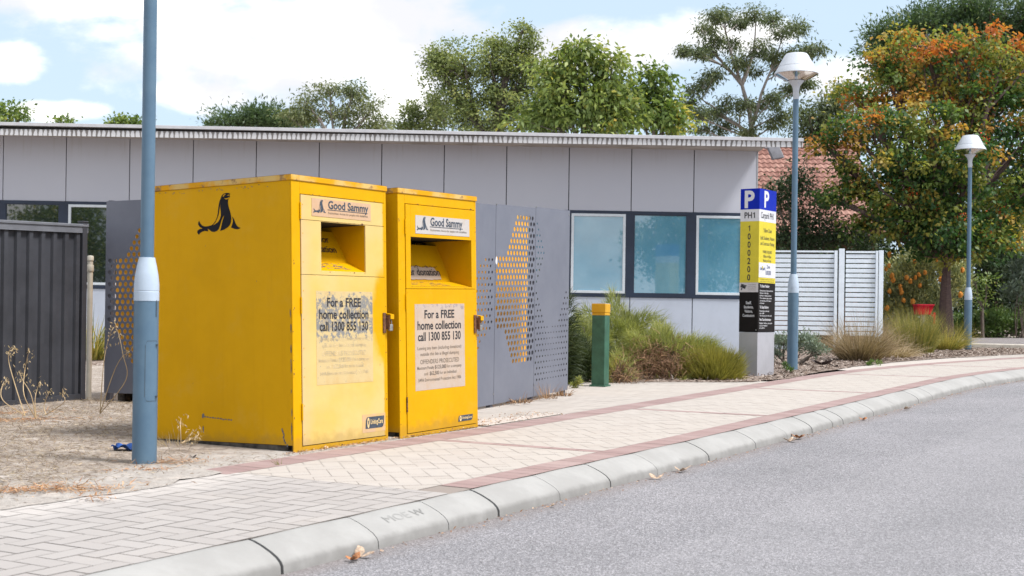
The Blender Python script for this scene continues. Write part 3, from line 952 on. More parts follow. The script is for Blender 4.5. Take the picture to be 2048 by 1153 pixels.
    for s_, k, c_, wd, kd in rows:
        x = cx
        if kd == 'L': x = cx - w * .285
        if kd == 'R': x = cx + w * .29
        if kd == 'm': x = cx + w * .01
        if kd == 'n': x = cx - w * .115
        if kd == 'p': x = cx - w * .28
        if kd == 'q': x = cx + w * .165
        mt = M['ink'] if kd == 'a' else (M['ink_worn'] if faded else M['ink_faded'])
        letter(no, mt, s_, (x, yt, nz0 + h * k - h * .03), X, Zx, w * wd, h * c_, .022 if kd == 'a' else (.016 if kd in 'mn' else .004), name='headline_lettering' if kd == 'a' else 'small_lettering')
    # charity badge
    bx, bz, bw, bh = (.880, .152, .222, .085) if faded else (.888, .094, .214, .048)
    if faded:
        mb = MB(); mb.box(.735, 1.005, -.0112, -.0102, .082, .215); mb.build('badge_backing', plainmat('badge_backing', (.51, .33, .21), .6, color2=(.54, .36, .13), scale=9), t)
    mb = MB(); put_shape(mb, BADGE_VF, (bx, -.0122, bz), X, Zx, bw, bh); bd = mb.build('badge', M['slate'], t)
    mb = MB(); put_text(mb, 'UnitingCare', (bx - bw * .24, -.0134, bz - bh * .13), X, Zx, bw * .66, bh * .40, .012, 'L'); put_shape(mb, SHIELD_VF, (bx - bw * .35, -.0134, bz), X, Zx, bw * .15, bh * .9)
    mb.build('lettering', plainmat('badge_print', (.70, .52, .26), .6), bd)
    # hinges
    for z in ((1.60, .95, .22) if faded else (1.55, .98, .20)):
        mb = MB()
        for k in range(5): mb.lathe([(.0065, k * .023), (.0065, k * .023 + .021)], 10, (dl - .002, -.012, z))
        mb.build('hinge', M['rust'] if z < .5 and not faded else Y, t, smooth=True)
    # latch: hood, rusty keeper, padlock
    lz = .905 if faded else .875
    mb = MB(); x0, x1 = dr - .030, dr + .040
    v = [(x0 + .03, -.008, lz + .045), (x1, -.008, lz + .045), (x1, -.058, lz + .037), (x0 + .03, -.058, lz + .037), (x0 + .03, -.058, lz + .004), (x1, -.058, lz + .004), (x1, -.008, lz - .03), (x1 - .0, -.008, lz + .0)]
    mb.add(v, [(0, 1, 2, 3), (3, 2, 5, 4), (2, 1, 6, 5)]); la = mb.build('latch_hood', Y, t, solid=.004)
    mb = MB(); mb.box(x0 - .006, x0 + .026, -.020, -.0115, lz - .10, lz + .05); mb.box(x0 + .026, x0 + .034, -.05, -.0115, lz - .07, lz + .03); mb.build('keeper', M['rust'], la, bevel=.003)
    mb = MB(); mb.box(x0 + .04, x0 + .078, -.046, -.022, lz - .085, lz - .035); pk = mb.build('padlock', M['steel'], t, bevel=.006)
    mb = MB(); mb.tube([(x0 + .047, -.034, lz - .036), (x0 + .047, -.034, lz - .010), (x0 + .053, -.034, lz + .001), (x0 + .065, -.034, lz + .001), (x0 + .071, -.034, lz - .010), (x0 + .071, -.034, lz - .036)], .004, 8)
    mb.build('shackle', M['steel'], pk, smooth=True)
    # rivets along the door
    mb = MB()
    for z in np.linspace(.12, 1.7, 9):
        for x in (dl + .022, dr - .022): mb.lathe([(.004, 0), (.003, .002), (0, .0028)], 8, (0, 0, 0)); mb.v[-24:] = [(x + p[0], -.0105 - p[2], z + p[1]) for p in mb.v[-24:]]
    mb.build('rivets', Y, t)
    # flaked paint
    r_ = random.Random(11 if faded else 12); mb = MB()
    for _ in range(46 if faded else 30):
        e = r_.choice('lltrbh'); u_ = r_.random()
        x, z = {'l': (.004 + .02 * r_.random(), .1 + 1.7 * u_), 't': (dl + (dr - dl) * u_, dt + .004), 'r': (dr + .008, .1 + 1.6 * u_), 'b': (dl + (dr - dl) * u_, db + .012 - .02 * r_.random()), 'h': (hx0 + (hx1 - hx0) * u_, r_.choice((hz0 - .006, hz1 + .006)))}[e]
        y = -.0125 if e == 'h' else -.0068
        n_ = 6; rr = .0025 + .006 * r_.random() ** 2; st_ = r_.uniform(.5, 2.4)
        mb.add([(x + rr * r_.uniform(.5, 1) * (st_ if e in 'tbh' else 1) * math.cos(q * 6.283 / n_), y, z + rr * r_.uniform(.5, 1) * (1 if e in 'tbh' else st_) * math.sin(q * 6.283 / n_)) for q in range(n_)], [tuple(range(n_))])
    mb.build('paint_chips', M['rust'], t)
    if faded:
        # seal silhouette and scrapes on the street-side wall
        mb = MB(); put_shape(mb, SEAL_VF, (-.0015, .674, 1.665), (0, -1, 0), Zx, .424, .283); mb.build('seal_emblem', M['black'], t)
        mb = MB(); r_ = random.Random(4)
        def blot(y, z, ry, rz_, n_=9): mb.add([(-.0012, y + ry * r_.uniform(.6, 1.1) * math.cos(q * 6.283 / n_), z + rz_ * r_.uniform(.6, 1.1) * math.sin(q * 6.283 / n_)) for q in range(n_)], [tuple(range(n_))])
        blot(.845, .232, .014, .020)
        for k in range(11): blot(.825 - k * .0255, .222 - k * .0016 + .004 * r_.random(), .009 + .006 * r_.random(), .006)
        blot(.845, .142, .008, .022); blot(.845, .118, .006, .012)
        for k in range(7): blot(.095 - k * .006 + r_.uniform(-.008, .008), .16 - k * .018, .007, .013)
        for k in range(14): blot(.006 + .006 * r_.random(), r_.uniform(.05, 1.0), .004, .012 + .03 * r_.random())
        for k in range(26): blot(r_.uniform(.05, 1.3), 1.83 + .02 * r_.random() - .004, .008 * r_.random() + .002, .003)
        mb.build('paint_scratches', M['scratch'], t)
    return t


b1 = make_bin('donation_bin', 'nearest yellow donation bin, its pale faded door peeling, black seal silhouette on its shaded side', (-1.474, 9.0, -.949), (.535, .845), .0103, .022, 1.045, 1.36, 1.905, True, 'yellow donation bins')
b2 = make_bin('donation_bin', 'brighter yellow donation bin with wide chute, between the faded one and the perforated grey screen', (-.834, 9.98, -.936), (.520, .854), .022, .014, 1.080, 1.36, 1.901, False, 'yellow donation bins')


# ------------------------------------------------------------------ perforated screens
def perforated(pw, p_h, z0, zt, hole, r, pitch=.069, rowh=.0597, toprow=.112, off=0.0):
    """sheet pw wide from z0 to p_h high, with real round holes where hole(row, x) gives a radius"""
    mb = MB(); rows = int((p_h - toprow - .08) / rowh)
    zt0 = p_h - toprow + rowh / 2
    mb.quad((0, 0, zt0), (pw, 0, zt0), (pw, 0, p_h), (0, 0, p_h))
    for i in range(rows):
        zc = p_h - toprow - i * rowh; a, b = zc - rowh / 2, zc + rowh / 2
        x = off + (pitch / 2 if i % 2 else 0); last = 0.0
        while x - pitch / 2 < 0: x += pitch
        while x + pitch / 2 <= pw:
            rr = hole(i, x)
            if rr:
                l, h_ = x - pitch / 2, x + pitch / 2
                if l - last > 1e-6: mb.quad((last, 0, a), (l, 0, a), (l, 0, b), (last, 0, b))
                outer = []
                k = 3
                for q in range(k + 1): outer.append((l + pitch * q / (k + 1), a))
                for q in range(k + 1): outer.append((h_, a + rowh * q / (k + 1)))
                for q in range(k + 1): outer.append((h_ - pitch * q / (k + 1), b))
                for q in range(k + 1): outer.append((l, b - rowh * q / (k + 1)))
                m_ = len(outer); v = [(u, 0, w) for u, w in outer]
                for u, w in outer:
                    an = math.atan2(w - zc, u - x); v.append((x + rr * math.cos(an), 0, zc + rr * math.sin(an)))
                mb.add(v, [(q, (q + 1) % m_, m_ + (q + 1) % m_, m_ + q) for q in range(m_)]); last = h_
            x += pitch
        if pw - last > 1e-6: mb.quad((last, 0, a), (pw, 0, a), (pw, 0, b), (last, 0, b))
    zl = p_h - toprow - rows * rowh + rowh / 2
    mb.quad((0, 0, z0), (pw, 0, z0), (pw, 0, zl), (0, 0, zl))
    return mb


def shear_frame(o, dirx, slope):
    return Matrix(((dirx[0], -dirx[1], 0, o[0]), (dirx[1], dirx[0], 0, o[1]), (slope, 0, 1, o[2]), (0, 0, 0, 1)))


SD = (.440, .898)
A0 = U(954, 815.4, 12.5); PWD = .975
def screen_at(px):
    r = ray(px, CY); k = (r[0] * A0.y - A0.x) / (SD[0] - r[0] * SD[1]); return k
uJ1, uJ2, uJ3 = screen_at(989), screen_at(1068.6), screen_at(1137)
sc_r = thing('perforated_screen', 'long grey perforated metal screen beside the brighter bin, yellow showing through its holes', 'screen', (A0.x, A0.y, A0.z), group='perforated metal screens')
R0, R1, R2 = .0232, .0155, .0138
def h_mid(i, x, w):
    if i > 24: return 0
    left = {0: 6, 1: 6.6, 2: 7, 3: 7.6, 4: 8, 5: 8.6, 6: 9}.get(i, 30 if i < 19 else {19: 10.3, 20: 9.8, 21: 9.3, 22: 8.8, 23: 8.3, 24: 7.8}.get(i, 30))
    k = (w - .02 - x) / .069
    return R0 if k < left - .2 and x > .03 else 0
def h_left(i, x, w):
    k = (w - .03 - x) / .069
    if i < 7: return 0
    if i < 19: return R1 if k < 3.2 + (i - 7) * .8 and x > .03 else 0
    return R1 if k > 2.2 + (i - 19) * .8 and k < 12 - (i - 19) and x > .03 and i < 25 else 0
def h_right(i, x, w):
    k = (x - .02) / .069; kr = (w - .02 - x) / .069
    if i < 1: return 0
    if i <= 11: return R2 if k < [0, 1, 1.3, 2, 2.4, 3, 3.4, 3, 2.4, 2, 1.5, 1][i] else 0
    if i == 12: return 0
    if i < 19: return R2 if (k < (i - 12) * .5 + .6 or kr < (i - 12) * .5 + .35) else 0
    if i > 30: return R2 if kr < 2.4 and i < 32 else 0
    g_ = 1.0 - .38 * math.exp(-((x - w * .5) / .2) ** 2)
    if i == 19 and abs(k - 5.4) < .8: return 0
    return R2 * g_ if k > max(0, (i - 27) * .55) else 0
hP = 1.07 + (633 - 405.5) * 0
topz = U(954, 405.5, 12.5).z - A0.z
for w0, w1, fn in ((uJ1 - 1.0, uJ1, h_left), (uJ1, uJ2, h_mid), (uJ2, uJ3, h_right)):
    w_ = w1 - w0 - .006
    mb = perforated(w_, topz + .012 * w0, -.0, 0, lambda i, x, f_=fn, ww=w_: f_(i, x, ww), 0)
    P = shear_frame((0, 0, 0), SD, .035)
    mb.v = [tuple(P @ Vector((x + w0 + .003, y, z))) for x, y, z in mb.v]
    mb.build('panel', M['screen'], sc_r, solid=.004)
for u_ in (uJ1 - .02, uJ2, uJ3 - .06):
    P = shear_frame((0, 0, 0), SD, .035); c = P @ Vector((u_, .035, 0))
    mb = MB(); mb.obox(c + Vector((0, 0, .9)), Vector((SD[0], SD[1], 0)) * .025, Vector((-SD[1], SD[0], 0)) * .025, (0, 0, 1.02)); mb.build('post', M['screen_dark'], sc_r, bevel=.003)
mb = MB()
for (u_, z_) in ((uJ1 + .01, 1.93), (uJ1 + .01, 1.05), (uJ1 - .01, .1), (uJ2 + .012, 1.95), (uJ2 - .012, 1.0), (uJ2 + .012, .12), (uJ3 - .03, 1.9)):
    P = shear_frame((0, 0, 0), SD, .035); c = P @ Vector((u_, -.004, z_))
    mb.obox(c, Vector((SD[0], SD[1], 0)) * .007, Vector((-SD[1], SD[0], 0)) * .002, (0, 0, .007))
mb.build('bolts', M['steel'], sc_r)
mb = MB(); P = shear_frame((0, 0, 0), SD, .035); c = P @ Vector((uJ1 + .02, -.003, 1.385))
mb.add([c + Vector((SD[0], SD[1], 0)) * (.022 * math.cos(q * .5236)) + Vector((0, 0, .034 * math.sin(q * .5236) * (1.3 if q in (2, 3, 4) else 1))) for q in range(12)], [tuple(range(12))]); mb.build('paint_spot', M['sign_white'], sc_r)

LD = (.907, -.42)
B0 = U(208, 786, 13.5); tz = U(206, 403, 13.5).z - B0.z
sc_l = thing('perforated_screen', 'shorter dark perforated metal screen on a stub leg, behind the blue-grey lamp pole', 'screen', tuple(B0), group='perforated metal screens')
def h_lft(i, x):
    k = (x - .05) / .069
    if i < 7: return R0 if k > 6.6 - i * .5 - .3 else 0
    if i < 19: return R0 if k > -.2 else 0
    return R0 if k > (i - 19) * .5 + 1.6 and i < 25 else 0
mb = perforated(1.35, tz, 0, 0, h_lft, 0, toprow=.19, off=.02)
P = shear_frame((0, 0, 0), LD, .012); mb.v = [tuple(P @ Vector(q)) for q in mb.v]; mb.build('panel', M['screen'], sc_l, solid=.004)
for u_ in (.045, 1.30):
    mb = MB(); c = P @ Vector((u_, .035, 0)); mb.obox(c + Vector((0, 0, .93)), Vector((LD[0], LD[1], 0)) * .028, Vector((-LD[1], LD[0], 0)) * .028, (0, 0, 1.03)); mb.build('post', M['screen_dark'], sc_l, bevel=.003)


def hidden_bin(label, o, dx, Wd, D, H):
    ex = Vector((dx[0], dx[1], 0)).normalized(); ey = Vector((-ex.y, ex.x, 0)); rot = Matrix((ex, ey, Vector((0, 0, 1)))).transposed()
    t = thing('donation_bin', label, 'donation bin', o, rot, 'yellow donation bins')
    mb = MB(); mb.box(0, Wd, 0, D, .06, H - .05); mb.build('body', M['yellow_brightened'], t, bevel=.006)
    mb = MB(); mb.box(-.008, Wd + .008, -.012, D + .008, H - .05, H); mb.build('lid', M['rim'], t, bevel=.006)
    for q in ((.03, .12), (Wd - .12, Wd - .03)):
        mb = MB(); mb.box(q[0], q[1], .02, D - .02, -.02, .06); mb.build('base_skid', M['skid'], t)
    return t


def scr(u_, off): return Vector((A0.x + SD[0] * u_ - SD[1] * off, A0.y + SD[1] * u_ + SD[0] * off, 0))
p = scr(uJ1 + .03 + 1.12, .56); p.z = gz(p.x, p.y)
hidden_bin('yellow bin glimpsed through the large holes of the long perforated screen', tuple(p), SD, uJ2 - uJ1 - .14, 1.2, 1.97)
p = B0 + Vector((LD[0], LD[1], 0)) * -.08 + Vector((-LD[1], LD[0], 0)) * .24; p.z = gz(p.x, p.y)
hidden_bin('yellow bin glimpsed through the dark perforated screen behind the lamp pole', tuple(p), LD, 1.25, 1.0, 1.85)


# ------------------------------------------------------------------ lamp posts
def lens_mat():
    m = bpy.data.materials.new('lamp_lens'); m.use_nodes = True; nt = m.node_tree; nt.nodes.clear()
    t = nt.nodes.new('ShaderNodeBsdfTransparent'); t.inputs[0].default_value = (.93, .92, .90, 1)
    g = nt.nodes.new('ShaderNodeBsdfGlossy'); g.inputs['Roughness'].default_value = .08
    fr = nt.nodes.new('ShaderNodeFresnel'); fr.inputs[0].default_value = 1.45
    mx = nt.nodes.new('ShaderNodeMixShader'); nt.links.new(fr.outputs[0], mx.inputs[0]); nt.links.new(t.outputs[0], mx.inputs[1]); nt.links.new(g.outputs[0], mx.inputs[2])
    o = nt.nodes.new('ShaderNodeOutputMaterial'); nt.links.new(mx.outputs[0], o.inputs[0]); return m


M['lens'] = lens_mat()
M['lamp_under'] = plainmat('lamp_underside', (.62, .54, .46), .5, vary=.05)


def lamp_post(label, base, H, c0, c1, face):
    """H height to the canopy top; c0..c1 the pale collar; face = direction of the access panel"""
    t = thing('street_lamp', label, 'street lamp', tuple(base), group='lamp posts along the footpath')
    mb = MB(); mb.lathe([(.0765, -.12), (.0765, c0)], 40); mb.build('lower_pole', M['pole'], t, smooth=True)
    mb = MB(); mb.lathe([(.0785, c0 - .002), (.0785, c0 + .055), (.0770, c0 + .057), (.0770, c0 + .062), (.0785, c0 + .064), (.0780, c0 + .10), (.072, c0 + .16), (.061, c0 + .22), (.053, c0 + .255), (.0495, c1)], 40); mb.build('collar', M['collar'], t, smooth=True, angle=25)
    nb = H - .655
    mb = MB(); mb.lathe([(.0425, c1 - .01), (.0405, nb)], 32); mb.build('upper_pole', M['pole'], t, smooth=True)
    # access panel curved to the pole
    an = math.atan2(face[1], face[0]); mb = MB(); z0, z1 = .405, .78; hw = .62; n = 12
    out = []
    for i in range(n + 1):
        a = an - hw + 2 * hw * i / n; e = min(i, n - i) / n; rz = .028 * max(0, 1 - e * 7) ** 2
        out.append((a, rz))
    v = []
    for a, rz in out: v += [(.0769 * math.cos(a), .0769 * math.sin(a), z0 + rz), (.0769 * math.cos(a), .0769 * math.sin(a), z1 - rz)]
    mb.add(v, [(2 * i, 2 * i + 2, 2 * i + 3, 2 * i + 1) for i in range(n)])
    ap = mb.build('access_panel', M['pole'], t, smooth=True)
    mb = MB()
    for i in range(n):
        for zz, sgn in ((z0, 1), (z1, -1)):
            a, rz = out[i]; b_, rz2 = out[i + 1]
            q = [(.0776, a, zz + sgn * (rz - .003)), (.0776, b_, zz + sgn * (rz2 - .003)), (.0776, b_, zz + sgn * rz2), (.0776, a, zz + sgn * rz)]
            mb.quad(*[(r * math.cos(w), r * math.sin(w), z) for r, w, z in q])
    for a in (an - hw, an + hw):
        q = [(.0776, a - .022, z0 + .025), (.0776, a + .022, z0 + .025), (.0776, a + .022, z1 - .025), (.0776, a - .022, z1 - .025)]
        mb.quad(*[(r * math.cos(w), r * math.sin(w), z) for r, w, z in q])
    for z in (z0 + .025, z1 - .025): mb.obox((.081 * math.cos(an + .40), .081 * math.sin(an + .40), z), (.006, 0, 0), (0, .006, 0), (0, 0, .006))
    mb.build('panel_seam', M['pole_dark'], ap)
    mb = MB(); a = an + .33; mb.obox((.0772 * math.cos(a), .0772 * math.sin(a), .985), (-.0045 * math.sin(a), .0045 * math.cos(a), 0), (.002 * math.cos(a), .002 * math.sin(a), 0), (0, 0, .052)); mb.build('slot', M['pole_dark'], t)
    # head
    nk = H - .395; rim = H - .300
    mb = MB(); mb.lathe([(.0425, nb - .005), (.0425, nb + .09), (.047, nb + .15), (.060, nb + .19), (.088, nb + .225), (.116, nk), (.110, nk + .004)], 36); mb.build('neck', M['lamp'], t, smooth=True)
    mb = MB(); mb.box(.035, .050, -.006, .006, nb + .03, nb + .075); mb.build('neck_bracket', M['lamp'], t)
    mb = MB(); mb.lathe([(.122, nk + .003), (.105, rim - .030), (.10, rim + .02)], 36)
    for k in range(4): mb.lathe([(.126 - .006 * k, nk + .006 + k * .014), (.126 - .006 * k, nk + .010 + k * .014)], 36)
    mb.build('louver', M['louver'], t, smooth=True, angle=30)
    mb = MB(); mb.lathe([(.311, rim - .004), (.317, rim), (.312, rim + .014), (.259, rim + .100), (.2565, rim + .104), (.2575, rim + .108), (.225, rim + .17), (.170, rim + .268), (.150, rim + .292), (.12, rim + .299), (0, rim + .302)], 48, cap=False); mb.build('canopy', M['lamp'], t, smooth=True, angle=22)
    mb = MB(); mb.lathe([(.309, rim - .003), (.10, rim + .012)], 40, cap=False); mb.build('canopy_underside', M['lamp_under'], t, smooth=True)
    mb = MB(); mb.lathe([(.305, rim - .006), (.235, rim - .045), (.135, nk + .004)], 40, cap=False); mb.build('lens', M['lens'], t, smooth=True)
    return t


L1 = U(288.5, 929, 8.38); L2 = U(1584.5, 741, 19.1); L3 = U(1935, 702, 27.2)
for P_ in (L1, L2, L3): P_.z -= .0
lamp_post('nearest blue-grey lamp pole, in front of the faded bin, its top cut off', L1, 4.60, 1.035, 1.308, (.75, -.66))
lamp_post('blue-grey lamp post with white mushroom head beside the parking sign', L2, 4.565, 1.118, 1.385, (.9, -.45))
lamp_post('farthest lamp post, white mushroom head against the autumn-coloured tree', L3, 4.42, 1.045, 1.295, (.9, -.45))


# ------------------------------------------------------------------ bollard
bp = U(1200, 772, 15.72)
rot = Matrix.Rotation(math.radians(-24), 3, 'Z')
t = thing('bollard', 'square green bollard with a yellow cap, standing on cream pavers before the shrubs', 'bollard', tuple(bp), rot)
mb = MB(); mb.box(-.082, .082, -.082, .082, .012, .835); mb.build('shaft', M['green_paint'], t, bevel=.006)
mb = MB(); mb.box(-.100, .100, -.100, .100, -.02, .014); mb.build('base_plate', M['green_paint'], t, bevel=.004)
mb = MB(); mb.box(-.084, .084, -.084, .084, .836, .862); mb.box(-.087, .087, -.087, .087, .868, .972); mb.box(-.080, .080, -.080, .080, .860, .870); mb.build('cap', M['yellow_cap'], t, bevel=.005)
mb = MB(); mb.box(-.080, .080, -.080, .080, .9725, .977); mb.build('cap_top', M['cap_top'], t)

# ------------------------------------------------------------------ parking sign pillar
ph = math.radians(35)
exL = Vector((math.cos(ph), -math.sin(ph), 0)); eyL = Vector((math.sin(ph), math.cos(ph), 0))      # x along the left face towards the corner, y along the right face away
rot = Matrix((exL, eyL, Vector((0, 0, 1)))).transposed()
c0 = Vector((3.24, 17.46, -.75 + EYE))
t = thing('parking_sign', 'tall blue, yellow and black carpark pillar sign on a bare metal foot', 'sign', tuple(c0), rot)
SW, SL = .268, .535
Z = dict(top=2.488, b=2.214, w=2.056, y=1.245, k=.590)
mb = MB(); mb.box(-SW, 0, 0, SL, -.05, Z['k'] - .002); mb.build('metal_foot', M['sign_metal'], t, bevel=.004)
e_ = .0
def band(name, mat, z0, z1, e=.0): 
    mb = MB(); mb.box(-SW - e, e, -e, SL + e, z0, z1); return mb.build(name, mat, t)
band('blue_header', M['sign_blue'], Z['b'], Z['top'], .002); band('white_band', M['sign_white'], Z['w'], Z['b'], .0015)
band('yellow_panel', M['sign_yellow'], Z['y'], Z['w'], .001); band('black_panel', M['sign_black'], Z['k'], Z['y'], .0015)
mb = MB(); mb.box(-SW - .003, -.001, -.0035, .004, 1.118, Z['y'] - .001); mb.build('camera_notice', plainmat('camera_notice', (.50, .47, .48), .5, vary=.03), t)
mb = MB(); mb.box(-.004, .0035, .004, SL + .003, 1.315, 1.512); mb.build('zone_panel', M['sign_white'], t)
X, Zx, Yx = (1, 0, 0), (0, 0, 1), (0, 1, 0)
fl = -.0035; xm = -SW / 2
mb = MB(); put_text(mb, 'P', (xm - .005, fl, Z['b'] + .028), X, Zx, .142, .210, .035); mb.build('lettering', M['sign_white'], t)
mb = MB(); put_text(mb, 'P', (.0035, SL * .42, Z['b'] + .040), Yx, Zx, .15, .205, .03); mb.build('lettering', M['sign_white'], t)
mb = MB(); put_text(mb, 'PH', (xm - .022, fl, Z['w'] + .042), X, Zx, .108, .076, .02); put_shape(mb, ONE_VF, (xm + .052, fl, Z['w'] + .042), X, Zx, .074, .074); mb.build('lettering', M['ink'], t)
mb = MB(); put_text(mb, 'Carpark PH1', (.003, SL * .47, Z['w'] + .045), Yx, Zx, .40, .080, .008); mb.build('lettering', M['ink'], t)
mb = MB(); put_shape(mb, ONE_VF, (xm - .012, fl + .001, 1.925), X, Zx, .062, .076); mb.build('lettering', M['ink'], t)
for i, ch in enumerate('1000200'):
    if i: letter(t, M['ink'], ch, (xm - .005, fl + .001, 1.925 - i * .1085), X, Zx, .024 if ch == '1' else .044, .078, .02)
olive = plainmat('sign_olive_print', (.14, .12, .04), .5)
for s_, z, w, c in (('Yellow Zone', 1.918, .26, .052), ('Staff, Students, Visitors', 1.818, .45, .046), ('and Contractor Parking', 1.745, .44, .046), ('PAYMENT REQUIRED', 1.640, .29, .036), ('8:00am to 4:30pm', 1.582, .25, .036), ('Monday to Friday', 1.526, .25, .034)):
    letter(t, olive, s_, (.003, SL * .5, z), Yx, Zx, w, c, .008)
nv = plainmat('sign_navy_print', (.03, .06, .18), .5)
for a_ in (('cel', (.0055, .075, 1.415), Yx, Zx, .07, .045, .01), ('park', (.0055, .165, 1.415), Yx, Zx, .085, .045, .01), ('Zone', (.0055, .30, 1.440), Yx, Zx, .10, .045, .004), ('100200', (.0055, .30, 1.355), Yx, Zx, .17, .055, .006)): letter(t, nv, *a_)
mb = MB(); mb.add([(.0055, .118 + .018 * math.cos(q * .628), 1.448 + .02 * math.sin(q * .628)) for q in range(10)], [tuple(range(10))]); mb.build('emblem_dot', M['sign_yellow'], t)
letter(t, olive, 'For information regarding use of this area', (.003, SL * .5, 1.285), Yx, Zx, .46, .018); letter(t, olive, 'contact security or visit the parking office', (.003, SL * .5, 1.258), Yx, Zx, .46, .018)
# camera pictogram and small lines
mb = MB(); mb.obox((-.215, fl - .0015, 1.190), (.034, 0, -.013), (0, .0008, 0), (.008, 0, .016)); mb.obox((-.205, fl - .0015, 1.213), (.040, 0, -.012), (0, .0008, 0), (.002, 0, .005)); mb.obox((-.236, fl - .0015, 1.160), (.006, 0, .012), (0, .0008, 0), (.006, 0, -.004)); mb.build('camera_pictogram', M['ink'], t)
for k, s_ in enumerate(('This area is monitored', 'by security cameras', 'for the safety of all', 'staff and visitors')): letter(t, M['ink_faded'], s_, (-.145, fl - .0015, 1.215 - k * .024), X, Zx, .11, .012, 0, 'L')
for k, s_ in enumerate(('Staff,', 'Students,', 'Visitors,', 'Contractors')): letter(t, M['sign_white'], s_, (xm, fl, .960 - k * .056), X, Zx, (.082, .135, .115, .168)[k], .036, .02)
mb = MB(); mb.lathe([(.006, 0), (.006, .001)], 10, (0, 0, 0)); mb.v[-20:] = [(-.022 + a, fl - c, .618 + b) for a, b, c in mb.v[-20:]]
mb.build('screw', M['sign_white'], t)
for s_, z, w, c, bo in (('To Start Parking', 1.185, .30, .034, .02), ('Open the app and choose the zone', 1.132, .42, .020, .008), ('shown on this sign', 1.100, .27, .020, .008), ('Add your vehicle and time', 1.066, .36, .020, .008), ('Your session starts when', 1.032, .38, .020, .008), ('you see the confirmation', .998, .36, .020, .008), ('on screen', .966, .14, .020, .008),
                   ('To Stop Parking', .905, .28, .034, .02), ('Press stop in the app', .862, .30, .020, .008), ('or call', .832, .14, .020, .008), ('You only pay for time used', .800, .38, .020, .008),
                   ('First Time Registration', .742, .36, .032, .02), ('Register before you park', .700, .40, .020, .008), ('at any machine', .668, .25, .020, .008), ('or by phone', .638, .16, .020, .008)):
    letter(t, M['sign_white'], s_, (.0035, .045, z), Yx, Zx, w, c, bo, 'L')

# ------------------------------------------------------------------ charcoal steel fence and pvc riser
FA, FB = U(0, 818, 12.63), U(164, 801, 13.55)
fd = Vector((FB.x - FA.x, FB.y - FA.y, 0)).normalized(); fn = Vector((fd.y, -fd.x, 0))
FL = (FB - FA).length
gslope = (FB.z - FA.z) / FL
hA = U(0, 440, 12.63).z - FA.z; hB = U(164, 449, 13.55).z - FB.z
t = thing('steel_fence', 'charcoal ribbed steel fence at the left edge, dry weeds at its foot', 'fence', tuple(FB))
def fp(u_, off, z): return Vector((fd.x * -u_ + fn.x * off, fd.y * -u_ + fn.y * off, z - gslope * u_))
pat = [(0, 0), (.028, 0), (.040, .030), (.085, .030), (.097, 0), (.152, 0)]
mb = MB(); us = []
u_ = .03
while u_ < 4.2:
    us += [(u_ + a, b) for a, b in pat[:-1]]; u_ += .152
v = []
for a, b in us: v += [fp(a, b - .015, .03), fp(a, b - .015, hB - .05)]
mb.add(v, [(2 * i, 2 * i + 2, 2 * i + 3, 2 * i + 1) for i in range(len(us) - 1)]); mb.build('ribbed_sheet', M['fence_dark'], t, solid=.002)
mb = MB()
for z0, z1, w_ in ((hB - .085, hB - .012, .030), (hB - .020, hB, .040)): mb.add([fp(-.02, -w_, z0), fp(4.2, -w_, z0), fp(4.2, w_, z0), fp(-.02, w_, z0), fp(-.02, -w_, z1), fp(4.2, -w_, z1), fp(4.2, w_, z1), fp(-.02, w_, z1)], [(0, 1, 2, 3), (4, 5, 6, 7), (0, 1, 5, 4), (2, 3, 7, 6), (1, 2, 6, 5), (0, 3, 7, 4)])
mb.build('top_rail', M['fence_rail'], t, bevel=.006)
mb = MB(); mb.add([fp(-.0, -.03, -.0), fp(4.2, -.03, -.0), fp(4.2, .03, -.0), fp(-.0, .03, -.0), fp(-.0, -.03, .07), fp(4.2, -.03, .07), fp(4.2, .03, .07), fp(-.0, .03, .07)], [(0, 1, 2, 3), (4, 5, 6, 7), (0, 1, 5, 4), (2, 3, 7, 6), (1, 2, 6, 5), (0, 3, 7, 4)])
mb.build('bottom_rail', M['fence_dark'], t)
mb = MB(); mb.obox(fp(.02, 0, hB / 2 - .05), fd * .032, fn * .036, (0, 0, hB / 2 + .07)); mb.obox(fp(.02, 0, hB + .025), fd * .038, fn * .042, (0, 0, .006)); mb.build('post', M['fence_dark'], t, bevel=.004)

vp = U(177, 800, 13.85); vp.z = gz(vp.x, vp.y)
t = thing('vent_pipe', 'cream plastic pipe with a capped top and side tee, next to the charcoal fence post', 'pipe', tuple(vp))
ht = U(180, 512, 13.85).z - vp.z
mb = MB(); mb.lathe([(.028, -.05), (.028, ht - .02)], 24); mb.build('pipe', M['pvc'], t, smooth=True)
mb = MB(); mb.lathe([(.034, ht - .05), (.034, ht - .012), (.028, ht), (0, ht + .004)], 24); mb.build('cap', M['pvc'], t, smooth=True, angle=30)
mb = MB(); mb.lathe([(.034, ht - .165), (.036, ht - .16), (.036, ht - .10), (.034, ht - .095)], 24); mb.tube([(-.02, 0, ht - .125), (-.075, 0, ht - .125)], .019, 14); mb.tube([(-.065, 0, ht - .125), (-.085, 0, ht - .125)], .026, 14); mb.build('tee', M['pvc'], t, smooth=True, angle=30)

